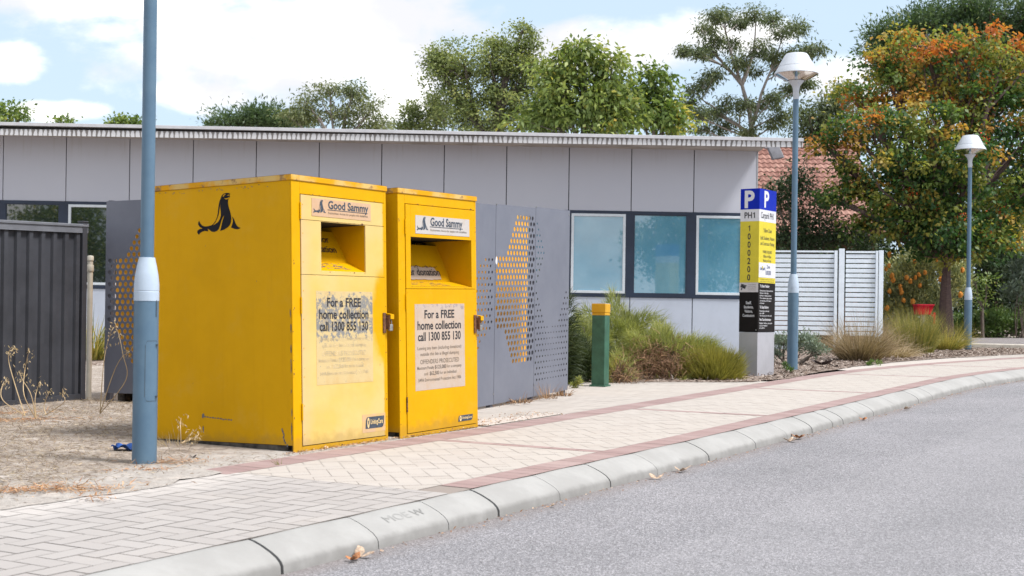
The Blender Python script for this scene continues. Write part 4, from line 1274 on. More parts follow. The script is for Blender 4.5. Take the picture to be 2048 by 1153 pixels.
# ------------------------------------------------------------------ the low clad building
TW = -.025; X0W, Y0W = 2.45, 24.4
def wp(px, py, off=0.):
    """point on the wall plane (moved off metres towards the street) seen at a pixel"""
    r = ray(px, py); Y = (Y0W - TW * X0W * -1 * 0 + .025 * X0W - off) / (1 + .025 * r[0])
    return Vector((r[0] * Y, Y, r[2] * Y + EYE))
we = Vector((1, -.025, 0)).normalized(); wn = Vector((-.025, -1, 0)).normalized()
O_ = wp(1290, 640); O_.z = 0
bld = thing('clad_building', 'long low grey clad building with navy window band and stained white roof edge', 'building', tuple(O_), Matrix((we, -wn, Vector((0, 0, 1)))).transposed())
def lx(px, py=430): return (wp(px, py) - O_).dot(we)
def lz(px, py): return wp(px, py).z
jx = [lx(p) for p in (5, 131, 258, 385, 511, 637, 762, 887, 1012, 1137, 1262, 1387, 1515)]
pit = (jx[-1] - jx[0]) / 12
jx = [jx[0] - pit * k for k in range(4, 0, -1)] + jx
xl, xr = jx[0], jx[-1]
def zb(x, y_at0, y_at1):
    """height of a nearly level line given its image rows at columns 0 and 1475"""
    a, b = lz(0, y_at0), lz(1475, y_at1); xa, xb = lx(0), lx(1475); return a + (b - a) * (x - xa) / (xb - xa)
def zroof(x): return zb(x, 262, 292)
def zwt(x): return zb(x, 400.5, 426.5)
def zwb(x): return zb(x, 575, 599)
gb = .15
mb = MB()
def strip(mb, x0, x1, f0, f1, y):
    z = [f(x) if callable(f) else f for f in (f0, f1) for x in (x0, x1)]
    mb.quad((x0, y, z[0]), (x1, y, z[1]), (x1, y, z[3]), (x0, y, z[2]))
# dark backing, side walls, back
strip(mb, xl, xr - .02, lambda x: gb, lambda x: zroof(x) + .03, .055)
for x_ in (xl, xr - .03): mb.quad((x_, .055, gb), (x_, 9, gb), (x_, 9, zroof(x_) + .03), (x_, .055, zroof(x_) + .03))
strip(mb, xl, xr - .02, lambda x: gb, lambda x: zroof(x) + .03, 9)
mb.build('wall_backing', M['joint'], bld)
g = .008
for i in range(len(jx) - 1):
    a, b = jx[i] + g, jx[i + 1] - g
    if i == len(jx) - 2: b = jx[i + 1] - .03
    for f0, f1, cm in ((zwt, lambda x: zroof(x) + .02, 'cladding'), (lambda x: gb, lambda x: zwb(x), 'cladding_low')):
        mb = MB(); v = []
        for y in (0, .03):
            v += [(a, y, f0(a)), (b, y, f0(b)), (b, y, f1(b)), (a, y, f1(a))]
        mb.add(v, [(0, 1, 2, 3), (7, 6, 5, 4), (0, 4, 5, 1), (1, 5, 6, 2), (2, 6, 7, 3), (3, 7, 4, 0)]); mb.build('cladding_panel', M[cm], bld)
mb = MB(); mb.box(xr - .026, xr, -.004, .05, gb, zroof(xr) + .02); mb.box(xr - .005, xr, .05, 9, gb, zroof(xr) + .02); mb.build('corner_trim', plainmat('corner_trim', (.33, .34, .37), .5), bld)
# navy band as head, sill, mullions; one window per bay
zt_ = lambda x: zwt(x); zs_ = lambda x: zwb(x)
mb = MB()
def bar(mb, x0, x1, f0, f1, y0, y1):
    v = []
    for y in (y0, y1): v += [(x0, y, f0(x0)), (x1, y, f0(x1)), (x1, y, f1(x1)), (x0, y, f1(x0))]
    mb.add(v, [(0, 1, 2, 3), (7, 6, 5, 4), (0, 4, 5, 1), (1, 5, 6, 2), (2, 6, 7, 3), (3, 7, 4, 0)])
bar(mb, xl, xr - .3, lambda x: zt_(x) - .058, lambda x: zt_(x) - .004, -.012, .04); bar(mb, xl, xr - .3, lambda x: zs_(x) + .004, lambda x: zs_(x) + .07, -.015, .04)
mull = [(jx[i] - .035, jx[i] + .035) for i in range(1, len(jx) - 1)]
bays = []
for i in range(len(jx) - 1):
    odd = (i - 4) % 2 == 1
    a, b = jx[i], jx[i + 1]
    if odd: bays.append((a + .055, b - .095, True, i))
    else: bays.append((a + .055 if i else a, b - .115, False, i))
prev = xl
for a, b, od, i in bays:
    bar(mb, prev, a, lambda x: zs_(x) + .07, lambda x: zt_(x) - .058, -.008, .04); prev = b
bar(mb, prev, xr - .3, lambda x: zs_(x) + .07, lambda x: zt_(x) - .058, -.008, .04)
mb.build('window_band', M['navy'], bld)
for a, b, od, i in bays:
    mb = MB(); fw = .048; z0 = lambda x: zs_(x) + .07; z1 = lambda x: zt_(x) - .058
    if od:
        bar(mb, a, b, z0, lambda x: z0(x) + fw, -.014, .03); bar(mb, a, b, lambda x: z1(x) - fw, z1, -.014, .03)
        bar(mb, a, a + fw, lambda x: z0(x) + fw, lambda x: z1(x) - fw, -.014, .03); bar(mb, b - fw, b, lambda x: z0(x) + fw, lambda x: z1(x) - fw, -.014, .03)
        fr = mb.build('window', M['win_frame'], bld, bevel=.004)
    else:
        fw = .018; bar(mb, a, b, z0, lambda x: z0(x) + fw, -.004, .03); bar(mb, a, b, lambda x: z1(x) - fw, z1, -.004, .03)
        bar(mb, a, a + fw, lambda x: z0(x) + fw, lambda x: z1(x) - fw, -.004, .03); bar(mb, b - fw, b, lambda x: z0(x) + fw, lambda x: z1(x) - fw, -.004, .03)
        fr = mb.build('window', M['navy'], bld)
    mb = MB(); bar(mb, a + fw, b - fw, lambda x: z0(x) + fw, lambda x: z1(x) - fw, .012, .02)
    mb.build('pane', M['pane_blue'] if i > 9 else M['pane_dark'], fr)
# roof: thin skillion with white flashing over the stained fascia
OV = .62
rx0, rx1 = xl - .8, (wp(1607, 285, OV) - O_).dot(we)
def ztop(x):
    a, b = wp(0, 244.5, OV), wp(1605, 277, OV); xa, xb = (a - O_).dot(we), (b - O_).dot(we); return a.z + (b.z - a.z) * (x - xa) / (xb - xa)
def tilted(mb, x0, x1, d0, d1, y0, y1):
    v = []
    for y in (y0, y1): v += [(x0, y, ztop(x0) + d0), (x1, y, ztop(x1) + d0), (x1, y, ztop(x1) + d1), (x0, y, ztop(x0) + d1)]
    mb.add(v, [(0, 1, 2, 3), (7, 6, 5, 4), (0, 4, 5, 1), (1, 5, 6, 2), (2, 6, 7, 3), (3, 7, 4, 0)])
mb = MB(); tilted(mb, rx0, xr + .03, -.060, .0, -OV - .02, 9.4); tilted(mb, xr + .031, rx1, -.060, .0, -OV - .02, -OV + .16); mb.build('roof', M['roof_metal'], bld, bevel=.004)
# fascia built about its own foot so that its stain pattern follows the slope
fz0 = ztop(0) - .175; fs = (ztop(rx1) - ztop(rx0)) / (rx1 - rx0)
mb = MB(); v = []
for y in (-OV + .004, -OV + .030): v += [(rx0, y, 0), (rx1 - .01, y, 0), (rx1 - .01, y, .114), (rx0, y, .114)]
mb.add(v, [(0, 1, 2, 3), (7, 6, 5, 4), (0, 4, 5, 1), (1, 5, 6, 2), (2, 6, 7, 3), (3, 7, 4, 0)])
fo = mb.build('fascia', M['fascia'], bld); fo.matrix_local = Matrix(((1, 0, 0, 0), (0, 1, 0, 0), (fs, 0, 1, fz0), (0, 0, 0, 1)))
mb = MB(); tilted(mb, rx0, xr + .02, -.170, -.158, -OV + .03, .045); mb.build('soffit', plainmat('soffit', (.42, .39, .36), .8, vary=.15, scale=2), bld)
mb = MB(); mb.obox(wp(1553, 303, .1) - O_, (.001, 0, 0), (0, .001, 0), (0, 0, .001))
c = wp(1551, 306, -.35); c = Vector(((c - O_).dot(we), -(c - O_).dot(wn), c.z))
mb = MB(); mb.obox(c, (.105, .0, .02), (0, .07, 0), (-.045, .03, .115)); mb.obox(c + Vector((-.10, .05, .10)), (.10, 0, .01), (0, .015, 0), (0, 0, .014)); mb.build('floodlight', M['flood'], bld, bevel=.012)


# ------------------------------------------------------------------ tiled roof behind
def tile_mat():
    m, nt, b = newmat('roof_tile', (.34, .15, .10), .8, 0, .2)
    at = nt.nodes.new('ShaderNodeAttribute'); at.attribute_name = 'v'
    c = ramp(nt, at.outputs['Fac'], [(0, (.18, .085, .07)), (.5, (.27, .145, .12)), (1, (.35, .205, .17))])
    c = mixc(nt, mth(nt, 'MULTIPLY', noise(nt, objco(nt), 5, 6, .7), .5), c, (.25, .13, .10))
    put(nt, b, 'Base Color', c); return m


hy = 33.0
hp = U(1600, 296, hy + 3.2); e0 = U(1500, 470, hy)
hx0, hx1 = U(1440, 400, hy).x, U(1790, 400, hy).x
house = thing('tiled_house', 'house with a terracotta tiled roof between the clad building and the autumn tree', 'house', (hx0, hy, gz(hx0, hy)))
zr, ze = hp.z - gz(hx0, hy), e0.z - gz(hx0, hy)
mb = MB(); nr = 19; wt_ = .30; nc = int((hx1 - hx0) / wt_)
dyR = 3.2
for r_ in range(nr):
    for c_ in range(nc):
        a = random.random(); k = 4
        for q in range(k):
            xs = [c_ * wt_ + wt_ * (q + w) / k for w in (0, 1)]
            hs = [.035 * abs(math.sin(math.pi * (q + w) / k * 2)) for w in (0, 1)]
            y0, y1 = dyR * r_ / nr, dyR * (r_ + 1.05) / nr; z0 = ze + (zr - ze) * r_ / nr + .035; z1 = ze + (zr - ze) * (r_ + 1.05) / nr
            mb.quad((xs[0], y0, z0 + hs[0]), (xs[1], y0, z0 + hs[1]), (xs[1], y1, z1 + hs[1]), (xs[0], y1, z1 + hs[0]), a=a)
            mb.quad((xs[0], y0, z0 + hs[0] - .05), (xs[1], y0, z0 + hs[1] - .05), (xs[1], y0, z0 + hs[1]), (xs[0], y0, z0 + hs[0]), a=a * .3)
ro = mb.build('roof', tile_mat(), house, attr=True)
mb = MB(); mb.tube([(0, dyR, zr + .03), (hx1 - hx0, dyR, zr + .03)], .09, 10); mb.build('ridge_cap', plainmat('ridge_tile', (.34, .17, .12), .8, vary=.2, scale=4), ro, smooth=True)
mb = MB(); mb.quad((0, dyR, zr), (hx1 - hx0, dyR, zr), (hx1 - hx0, dyR * 2, ze), (0, dyR * 2, ze)); mb.build('rear_slope', plainmat('rear_tile', (.33, .15, .10), .8), ro)
mb = MB(); mb.box(.3, hx1 - hx0 - .3, .4, dyR * 2 - .4, -.3, ze + .12); mb.build('wall', plainmat('house_brick', (.24, .13, .09), .85, vary=.2, scale=12), house)

# ------------------------------------------------------------------ white slat fence
fa, fb_ = U(1500, 675, 27.0), U(1764, 675, 26.6)
fdx = Vector((fb_.x - fa.x, fb_.y - fa.y, 0)); FLn = fdx.length; fdx.normalize(); fny = Vector((fdx.y, -fdx.x, 0))
t = thing('slat_fence', 'white horizontal slat fence in two bays beyond the parking sign', 'fence', (fa.x, fa.y, gz(fa.x, fa.y)), Matrix((fdx, -fny, Vector((0, 0, 1)))).transposed())
zt1 = U(1650, 502, 26.8).z - t.location.z; zb1 = U(1650, 671, 26.8).z - t.location.z
def fx(px): return (U(px, 600, 26.8) - fa).dot(fdx)
for a, b in ((fx(1500), fx(1667)), (fx(1690), fx(1748))):
    mb = MB(); n = 17; pt = (zt1 - zb1 - .05) / n
    for k in range(n): mb.box(a, b, -.008, .008, zb1 + k * pt, zb1 + k * pt + pt - .020)
    mb.build('slat_panel', M['white_slat'], t, bevel=.003)
mb = MB(); mb.box(fx(1500), fx(1667), -.02, .02, zt1 - .035, zt1); mb.box(fx(1690), fx(1748), -.02, .02, zt1 - .045, zt1 - .005); mb.build('top_rail', M['white_slat'], t)
for px0, px1, dz in ((1667, 1673, .0), (1676, 1687, .04), (1748, 1752.5, 0), (1754, 1763, .01)):
    mb = MB(); mb.box(fx(px0), fx(px1), -.05, .03, -.1, zt1 + dz); mb.build('post', M['white_slat'], t, bevel=.004)
mb = MB(); mb.box(fx(1500), fx(1600), .1, .25, -.1, .10); mb.build('plinth', M['white_slat'], t)

# ------------------------------------------------------------------ red box on a post
rp_ = U(1846, 640, 28.6); gzr = gz(rp_.x, rp_.y)
t = thing('letter_box', 'small red metal box on a pale post, half hidden by grass beside the tree trunk', 'box', (rp_.x, rp_.y, gzr))
zt2 = U(1846, 612, 28.6).z - gzr; zb2 = U(1846, 630, 28.6).z - gzr
mb = MB(); mb.add([(-.155, -.14, zb2), (.125, -.14, zb2), (.125, .14, zb2), (-.155, .14, zb2), (-.175, -.16, zt2), (.185, -.16, zt2), (.185, .16, zt2), (-.175, .16, zt2)], [(3, 2, 1, 0), (4, 5, 6, 7), (0, 1, 5, 4), (1, 2, 6, 5), (2, 3, 7, 6), (3, 0, 4, 7)]); mb.build('box_body', M['red_paint'], t, bevel=.01)
mb = MB(); mb.box(-.185, .195, -.175, .17, zt2, zt2 + .03); mb.build('box_lid', plainmat('red_lid', (.55, .02, .045), .4, spec=.15), t, bevel=.006)
mb = MB(); mb.box(-.05, .05, -.05, .05, -.1, zb2); mb.build('post', M['pale_concrete'], t)
mb = MB(); mb.box(.215, .262, -.03, .0, zb2 - .2, zb2 + .05); mb.obox((.215, -.015, zb2 - .02), (.04, 0, -.01), (0, .012, 0), (0, 0, .02)); mb.build('side_bracket', M['red_paint'], t, bevel=.004)


# ------------------------------------------------------------------ foliage tools
def leaf_mesh(name, P, D, Nn, L, Wd, v, mat, parent=None, fold=.18):
    """diamond leaves: base P, direction D, normal Nn, lengths L, widths Wd, shade v"""
    P, D, Nn = (np.asarray(a, float) for a in (P, D, Nn)); n = len(P)
    D /= np.linalg.norm(D, axis=1, keepdims=True) + 1e-9
    side = np.cross(D, Nn); side /= np.linalg.norm(side, axis=1, keepdims=True) + 1e-9
    up = np.cross(side, D)
    L = np.broadcast_to(L, n)[:, None]; Wd = np.broadcast_to(Wd, n)[:, None]
    V = np.empty((n, 4, 3))
    V[:, 0] = P; V[:, 2] = P + D * L
    V[:, 1] = P + D * L * .45 + side * Wd * .5 + up * Wd * fold
    V[:, 3] = P + D * L * .45 - side * Wd * .5 + up * Wd * fold
    return quads_mesh(name, V.reshape(-1, 3), np.arange(n * 4).reshape(-1, 4), v, mat, parent)


def quads_mesh(name, V, Q, v, mat, parent=None):
    me = bpy.data.meshes.new(name); n = len(Q)
    me.vertices.add(len(V)); me.vertices.foreach_set('co', np.ascontiguousarray(V, np.float32).ravel())
    me.loops.add(n * 4); me.loops.foreach_set('vertex_index', np.ascontiguousarray(Q, np.int32).ravel())
    me.polygons.add(n); me.polygons.foreach_set('loop_start', np.arange(0, n * 4, 4, dtype=np.int32))
    try: me.polygons.foreach_set('loop_total', np.full(n, 4, np.int32))
    except Exception: pass
    at = me.attributes.new('v', 'FLOAT', 'FACE'); at.data.foreach_set('value', np.ascontiguousarray(v, np.float32))
    me.update(calc_edges=True); me.materials.append(mat)
    o = bpy.data.objects.new(name, me); COL.objects.link(o)
    if parent is not None: o.parent = parent
    return o


def unit(n): 
    a = rng.normal(size=(n, 3)); return a / np.linalg.norm(a, axis=1, keepdims=True)


def blades(name, P, D, L, Wd, bend, v, mat, parent=None, seg=3):
    """tapering grass blades that droop: base P, direction D, length L, width, droop"""
    P = np.asarray(P, float); D = np.asarray(D, float); n = len(P)
    D = D / (np.linalg.norm(D, axis=1, keepdims=True) + 1e-9)
    L = np.broadcast_to(L, n)[:, None]; Wd = np.broadcast_to(Wd, n)[:, None]; bend = np.broadcast_to(bend, n)[:, None]
    hz = np.cross(D, rng.normal(size=(n, 3))); hz /= np.linalg.norm(hz, axis=1, keepdims=True) + 1e-9
    V = np.empty((n, seg + 1, 2, 3)); Pt = P.copy(); d = D.copy()
    for k in range(seg + 1):
        w = Wd * (1 - k / (seg + .35)) * .5
        V[:, k, 0] = Pt - hz * w; V[:, k, 1] = Pt + hz * w
        Pt = Pt + d * L / seg
        d = d + np.array((0, 0, -1.)) * bend / seg; d /= np.linalg.norm(d, axis=1, keepdims=True)
    b = (np.arange(n) * (seg + 1) * 2)[:, None]
    Q = np.concatenate([np.stack([b + 2 * k, b + 2 * k + 1, b + 2 * k + 3, b + 2 * k + 2], -1).reshape(n, 4) for k in range(seg)])
    return quads_mesh(name, V.reshape(-1, 3), Q, np.tile(v, seg), mat, parent)


def limb(mb, a, b, r0, r1, wob=.12, n=5, sag=0.):
    a, b = Vector(a), Vector(b); L = (b - a).length; pts = []; rad = []
    o1 = Vector(rng.normal(size=3)) * L * wob
    for i in range(n + 1):
        k = i / n; p = a.lerp(b, k) + o1 * math.sin(math.pi * k) * .6 + Vector((0, 0, -sag * L * math.sin(math.pi * k)))
        pts.append(p); rad.append(r0 + (r1 - r0) * k)
    mb.tube(pts, rad, 7)
    return pts


def tree(name, label, basepx, Y, blobs, leaf, bark, trunk=(.12, .5), cpb=26, lpc=40, cr_=.28, L=.08, Wd=.045, droop=.3, hue=None, group=None, cat='tree', base=None, twigs=.4, shell=.35, rr=None, flowers=None, spread=1.0, fork=None, stems=None):
    """crown given as blobs (px, py, rx, ry[, dY]) in picture units, turned into real ellipsoids at distance Y"""
    k = Y / F
    base = base if base is not None else G(basepx, Y, -.05)
    t = thing(name, label, cat, tuple(base), group=group)
    B = []
    for q in blobs:
        dY = q[4] if len(q) > 4 else 0.0
        c = U(q[0], q[1], Y + dY); B.append((np.array(c - base), np.array((q[2] * k, max(q[2], q[3]) * k * .85, q[3] * k)), q[5] if len(q) > 5 else None))
    top = max(b[0][2] for b in B); cx_ = np.mean([b[0] for b in B], 0)
    mbk = MB()
    fk = Vector((cx_[0] * .3, cx_[1] * .3, min(b[0][2] - b[1][2] for b in B) * .55 + cx_[2] * .3)) if fork is None else Vector(fork)
    fk.z = max(fk.z, .5)
    SP = []
    if stems:
        for si, path in enumerate(stems):
            w = [Vector(U(q[0], q[1], Y + (q[2] if len(q) > 2 else 0)) - base) for q in path]
            if si == 0: w = [Vector((0, 0, -.2))] + w
            n_ = len(w) - 1; r0 = trunk[0] * (1 if si == 0 else .62)
            for i in range(n_):
                limb(mbk, w[i], w[i + 1], r0 * (1 - .8 * i / n_), r0 * (1 - .8 * (i + 1) / n_), .04, 5); SP += [(w[i].lerp(w[i + 1], k_), r0 * (1 - .8 * (i + k_) / n_)) for k_ in (.25, .5, .75, 1)]
    else: limb(mbk, (0, 0, -.2), fk, trunk[0], trunk[0] * trunk[1] * 1.3, .03, 6)
    tr = mbk.build('trunk', bark, t, smooth=True)
    mbl = MB(); P, D, Nn, vv, LL = [], [], [], [], []
    FP = []
    for (c, r, hb) in B:
        if stems:
            o_, ro_ = min(SP, key=lambda q: (q[0] - Vector(c)).length + 2.5 * max(0, q[0].z - c[2] + .6)); pts = limb(mbl, o_, c, min(ro_ * .7, trunk[0] * trunk[1]), trunk[0] * .10, .10, 6)
        else: pts = limb(mbl, fk, c, trunk[0] * trunk[1], trunk[0] * .22, .10, 6)
        vol = (r[0] * r[2]) / (.6 * .6)
        nc = max(5, int(cpb * vol ** .8)) if rr is None else max(5, int(cpb))
        u_ = unit(nc); rad = rng.random(nc) ** shell
        C = c + u_ * r * rad[:, None]
        for i in range(nc):
            if rng.random() < twigs: limb(mbl, pts[rng.integers(3, 7)], C[i], trunk[0] * .16, trunk[0] * .05, .12, 3)
            cv = rng.random()
            m = int(lpc * rng.uniform(.6, 1.4))
            sig = cr_ * rng.uniform(.6, 1.25)
            off = rng.normal(size=(m, 3)) * sig * np.array((1, 1, .62))
            p = C[i] + off
            d = off / (np.linalg.norm(off, axis=1, keepdims=True) + 1e-6) + rng.normal(size=(m, 3)) * .7 + np.array((0, 0, -droop))
            nn_ = rng.normal(size=(m, 3)) * .8 + np.array((0, 0, 1.))
            P.append(p); D.append(d); Nn.append(nn_)
            hv = np.full(m, cv) * .5 + rng.random(m) * .5
            if hue is not None: hv = hue(p + np.array(base), cv, hv, hb)
            vv.append(np.clip(hv, 0, 1)); LL.append(rng.uniform(.65, 1.25, m))
            if flowers and rng.random() < flowers[0]: FP.append(C[i] + rng.normal(size=3) * sig * .5 + np.array((0, 0, sig * .4)))
    P = np.concatenate(P); LL = np.concatenate(LL)
    mbl.build('limbs', bark, tr, smooth=True)
    leaf_mesh('crown', P, np.concatenate(D), np.concatenate(Nn), L * LL, Wd * LL, np.concatenate(vv), leaf, t)
    if flowers and FP:
        FP = np.array(FP); n = len(FP); m = flowers[1]
        Pf = np.repeat(FP, m, 0) + rng.normal(size=(n * m, 3)) * flowers[2]
        leaf_mesh('blossom', Pf, unit(n * m), unit(n * m), flowers[3], flowers[3] * .6, rng.random(n * m), M['red_flower'], t)
    return t


LF = {}
LF['grey_green'] = leaf_mat('grey_green_leaf', [(0, (0.079, 0.107, 0.045)), (.4, (0.167, 0.206, 0.083)), (.8, (0.264, 0.294, 0.113)), (1, (0.392, 0.373, 0.124))], .38)
LF['yellow_green'] = leaf_mat('yellow_green_leaf', [(0, (0.070, 0.108, 0.033)), (.45, (0.155, 0.208, 0.056)), (.82, (0.294, 0.333, 0.089)), (.95, (0.464, 0.399, 0.080)), (1, (0.650, 0.266, 0.060))], .38)
LF['mid_green'] = leaf_mat('mid_green_leaf', [(0, (0.063, 0.106, 0.032)), (.5, (0.132, 0.195, 0.050)), (.9, (0.248, 0.301, 0.080)), (1, (0.460, 0.389, 0.071))], .38)
LF['gum'] = leaf_mat('gum_leaf', [(0, (0.051, 0.072, 0.041)), (.5, (0.106, 0.137, 0.068)), (1, (0.197, 0.214, 0.103))], .38)
LF['pine'] = leaf_mat('pine_needles', [(0, (0.028, 0.057, 0.028)), (.5, (0.064, 0.106, 0.053)), (1, (0.124, 0.169, 0.080))], .38)
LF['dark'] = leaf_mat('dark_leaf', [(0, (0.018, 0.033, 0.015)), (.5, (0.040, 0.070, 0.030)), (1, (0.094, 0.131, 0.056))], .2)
LF['flame'] = leaf_mat('flame_leaf', [(0, (.035, .085, .030)), (.22, (.080, .150, .040)), (.42, (.17, .215, .055)), (.60, (.30, .29, .07)), (.76, (.42, .27, .06)), (.90, (.46, .19, .045)), (1, (.44, .13, .03))], .45)
LF['banksia'] = leaf_mat('banksia_leaf', [(0, (0.113, 0.142, 0.080)), (.5, (0.298, 0.327, 0.170)), (.85, (0.567, 0.539, 0.242)), (1, (0.900, 0.709, 0.142))], .2)
LF['silver'] = leaf_mat('silver_leaf', [(0, (0.084, 0.114, 0.090)), (.5, (0.180, 0.228, 0.180)), (1, (0.312, 0.360, 0.288))], .2)
LF['ground_green'] = leaf_mat('hedge_leaf', [(0, (0.032, 0.064, 0.022)), (.5, (0.091, 0.155, 0.046)), (1, (0.218, 0.291, 0.091))], .25)
LF['needle_bush'] = leaf_mat('needle_bush', [(0, (.14, .165, .055)), (.45, (.28, .30, .10)), (.8, (.43, .41, .14)), (1, (.60, .48, .14))], .38)
LF['yellow_bush'] = leaf_mat('yellow_bush', [(0, (0.135, 0.142, 0.034)), (.5, (0.297, 0.270, 0.061)), (1, (0.513, 0.432, 0.101))], .25)
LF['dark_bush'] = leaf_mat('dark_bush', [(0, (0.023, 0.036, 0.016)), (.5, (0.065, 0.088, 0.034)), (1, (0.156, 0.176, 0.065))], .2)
LF['dead'] = leaf_mat('dead_twig', [(0, (0.072, 0.039, 0.026)), (.5, (0.182, 0.098, 0.055)), (1, (0.351, 0.215, 0.117))], .05, .8)
LF['tuft_brown'] = leaf_mat('tuft_brown', [(0, (0.120, 0.090, 0.048)), (.5, (0.288, 0.210, 0.120)), (1, (0.552, 0.432, 0.300))], .2, .7)
LF['tuft_green'] = leaf_mat('tuft_green', [(0, (0.088, 0.106, 0.027)), (.5, (0.237, 0.237, 0.062)), (1, (0.475, 0.375, 0.112))], .25, .6)
LF['oat'] = leaf_mat('oat_straw', [(0, (.34, .24, .13)), (1, (.62, .50, .33))], .2, .8)
BK = {'grey': bark_mat('grey_bark', (.16, .13, .11), (.08, .065, .055)), 'gum': bark_mat('gum_bark', (.34, .305, .28), (.20, .175, .16)), 'bottle': bark_mat('bottle_bark', (.095, .065, .065), (.15, .105, .09), (3, 3, 9)), 'pine': bark_mat('pine_bark', (.10, .06, .045), (.05, .035, .03))}

# trees beyond the roof
tg = 'trees beyond the building'
tree('bushy_tree', 'tall airy grey-green tree with upright tip shoots, behind the roof left of the yellow-green tree', 985, 34, [(930, 130, 72, 48), (1000, 125, 62, 45), (880, 140, 34, 36), (990, 190, 85, 55), (920, 205, 70, 45), (1060, 150, 48, 60), (1080, 225, 70, 45), (955, 245, 90, 30), (868, 112, 16, 18), (1045, 62, 10, 22), (1062, 82, 12, 26), (985, 88, 22, 20), (1030, 105, 40, 26)],
     LF['grey_green'], BK['grey'], (.16, .45), cpb=26, lpc=95, cr_=.145, L=.075, Wd=.05, droop=.1, shell=.5, group=tg)
tree('bushy_tree', 'low grey-green tree just showing over the roof, left of the tall airy one', 835, 35, [(835, 228, 26, 28), (880, 235, 38, 28), (812, 250, 26, 16), (868, 205, 10, 14), (850, 255, 60, 14)],
     LF['grey_green'], BK['grey'], (.09, .45), cpb=26, lpc=80, cr_=.15, L=.075, Wd=.05, droop=.1, group=tg)
tree('broadleaf_tree', 'yellow-green big-leaved tree in the centre behind the roof', 1165, 31, [(1160, 125, 50, 36), (1120, 145, 44, 40), (1215, 150, 44, 46), (1165, 190, 90, 50), (1090, 220, 50, 40), (1230, 215, 60, 45), (1155, 95, 16, 22), (1100, 245, 70, 26), (1200, 250, 80, 26)],
     LF['yellow_green'], BK['grey'], (.12, .45), cpb=26, lpc=44, cr_=.20, L=.16, Wd=.075, droop=.9, group=tg)
tree('broadleaf_tree', 'fresh green compact tree at the right of the yellow-green one behind the roof', 1305, 31.8, [(1305, 165, 36, 32), (1280, 205, 42, 40), (1330, 205, 40, 40), (1300, 240, 70, 30), (1360, 245, 24, 24, 0, .45), (1340, 240, 30, 26, 0, .3)],
     LF['mid_green'], BK['grey'], (.10, .45), cpb=26, lpc=42, cr_=.17, L=.15, Wd=.07, droop=.9, group=tg, hue=lambda p, c, h, hb: h + (hb or 0))
gum_spots = [(1428, 36, 16), (1452, 30, 16), (1476, 46, 14), (1508, 30, 16), (1545, 36, 16), (1570, 60, 18), (1594, 56, 13), (1410, 56, 12), (1424, 80, 18), (1370, 101, 9), (1394, 104, 14), (1420, 102, 14), (1462, 88, 16), (1472, 122, 20), (1494, 140, 18), (1520, 92, 18), (1546, 110, 18), (1562, 132, 18), (1586, 112, 14), (1618, 96, 10), (1632, 100, 9), (1388, 182, 16), (1410, 164, 14), (1432, 148, 12), (1376, 212, 14), (1400, 232, 18), (1424, 226, 18), (1450, 208, 20), (1480, 214, 18), (1512, 208, 18), (1542, 204, 18), (1562, 226, 20), (1452, 254, 26), (1500, 256, 28), (1548, 252, 26), (1614, 166, 9), (1580, 176, 12), (1404, 262, 24)]
tree('gum_tree', 'tall pale-limbed gum tree rising against the clouds behind the lamp head', 1506, 52, [(x_, y_, r_, r_ * .78, (k_ * 37 % 5 - 2) * .45) for k_, (x_, y_, r_) in enumerate(gum_spots)],
     LF['gum'], BK['gum'], (.13, .36), cpb=7, rr=1, lpc=88, cr_=.20, L=.15, Wd=.05, droop=1.1, group=tg, twigs=.5, stems=[[(1506, 300), (1498, 215), (1484, 170), (1464, 115), (1448, 50)], [(1503, 250), (1522, 190), (1548, 130), (1566, 70)], [(1484, 170), (1440, 120), (1412, 96)], [(1506, 270), (1450, 235), (1404, 200)], [(1484, 170), (1506, 110), (1512, 45)]])
tree('gum_tree', 'small gum tree with thin crown low over the roof behind the faded bin', 670, 58, [(660, 190, 34, 22), (610, 205, 26, 22), (705, 190, 20, 18), (690, 220, 40, 20), (640, 235, 46, 22), (740, 225, 26, 20), (765, 248, 26, 14), (590, 240, 26, 18), (720, 250, 40, 14)],
     LF['gum'], BK['gum'], (.20, .30), cpb=6, lpc=120, cr_=.30, L=.18, Wd=.065, droop=.9, group=tg, hue=lambda p, c, h, hb: h + .25, twigs=.5)
tree('pine_tree', 'low dark rounded pine crown over the roof, left of the small gum tree', 500, 66, [(490, 240, 52, 22), (540, 238, 48, 22), (450, 250, 26, 14), (580, 250, 30, 16)], LF['pine'], BK['pine'], (.25, .5), cpb=11, lpc=150, cr_=.38, L=.24, Wd=.07, droop=-.3, group=tg, hue=lambda p, c, h, hb: h * .8 + .2)
tree('bushy_tree', 'dark green crown over the roof at the left edge of the picture', -5, 44, [(10, 222, 30, 20), (36, 236, 24, 14), (-20, 225, 40, 24), (-5, 245, 50, 14)], LF['mid_green'], BK['grey'], (.14, .45), cpb=13, lpc=50, cr_=.2, L=.13, Wd=.08, droop=.2, group=tg)
tree('bushy_tree', 'thin leafy crown tips over the roof beside the near lamp pole', 260, 44, [(232, 243, 16, 10), (256, 244, 20, 10), (278, 246, 14, 9), (245, 256, 40, 8), (126, 243, 6, 3)], LF['mid_green'], BK['grey'], (.10, .45), cpb=16, lpc=40, cr_=.15, L=.13, Wd=.08, droop=.2, group=tg)
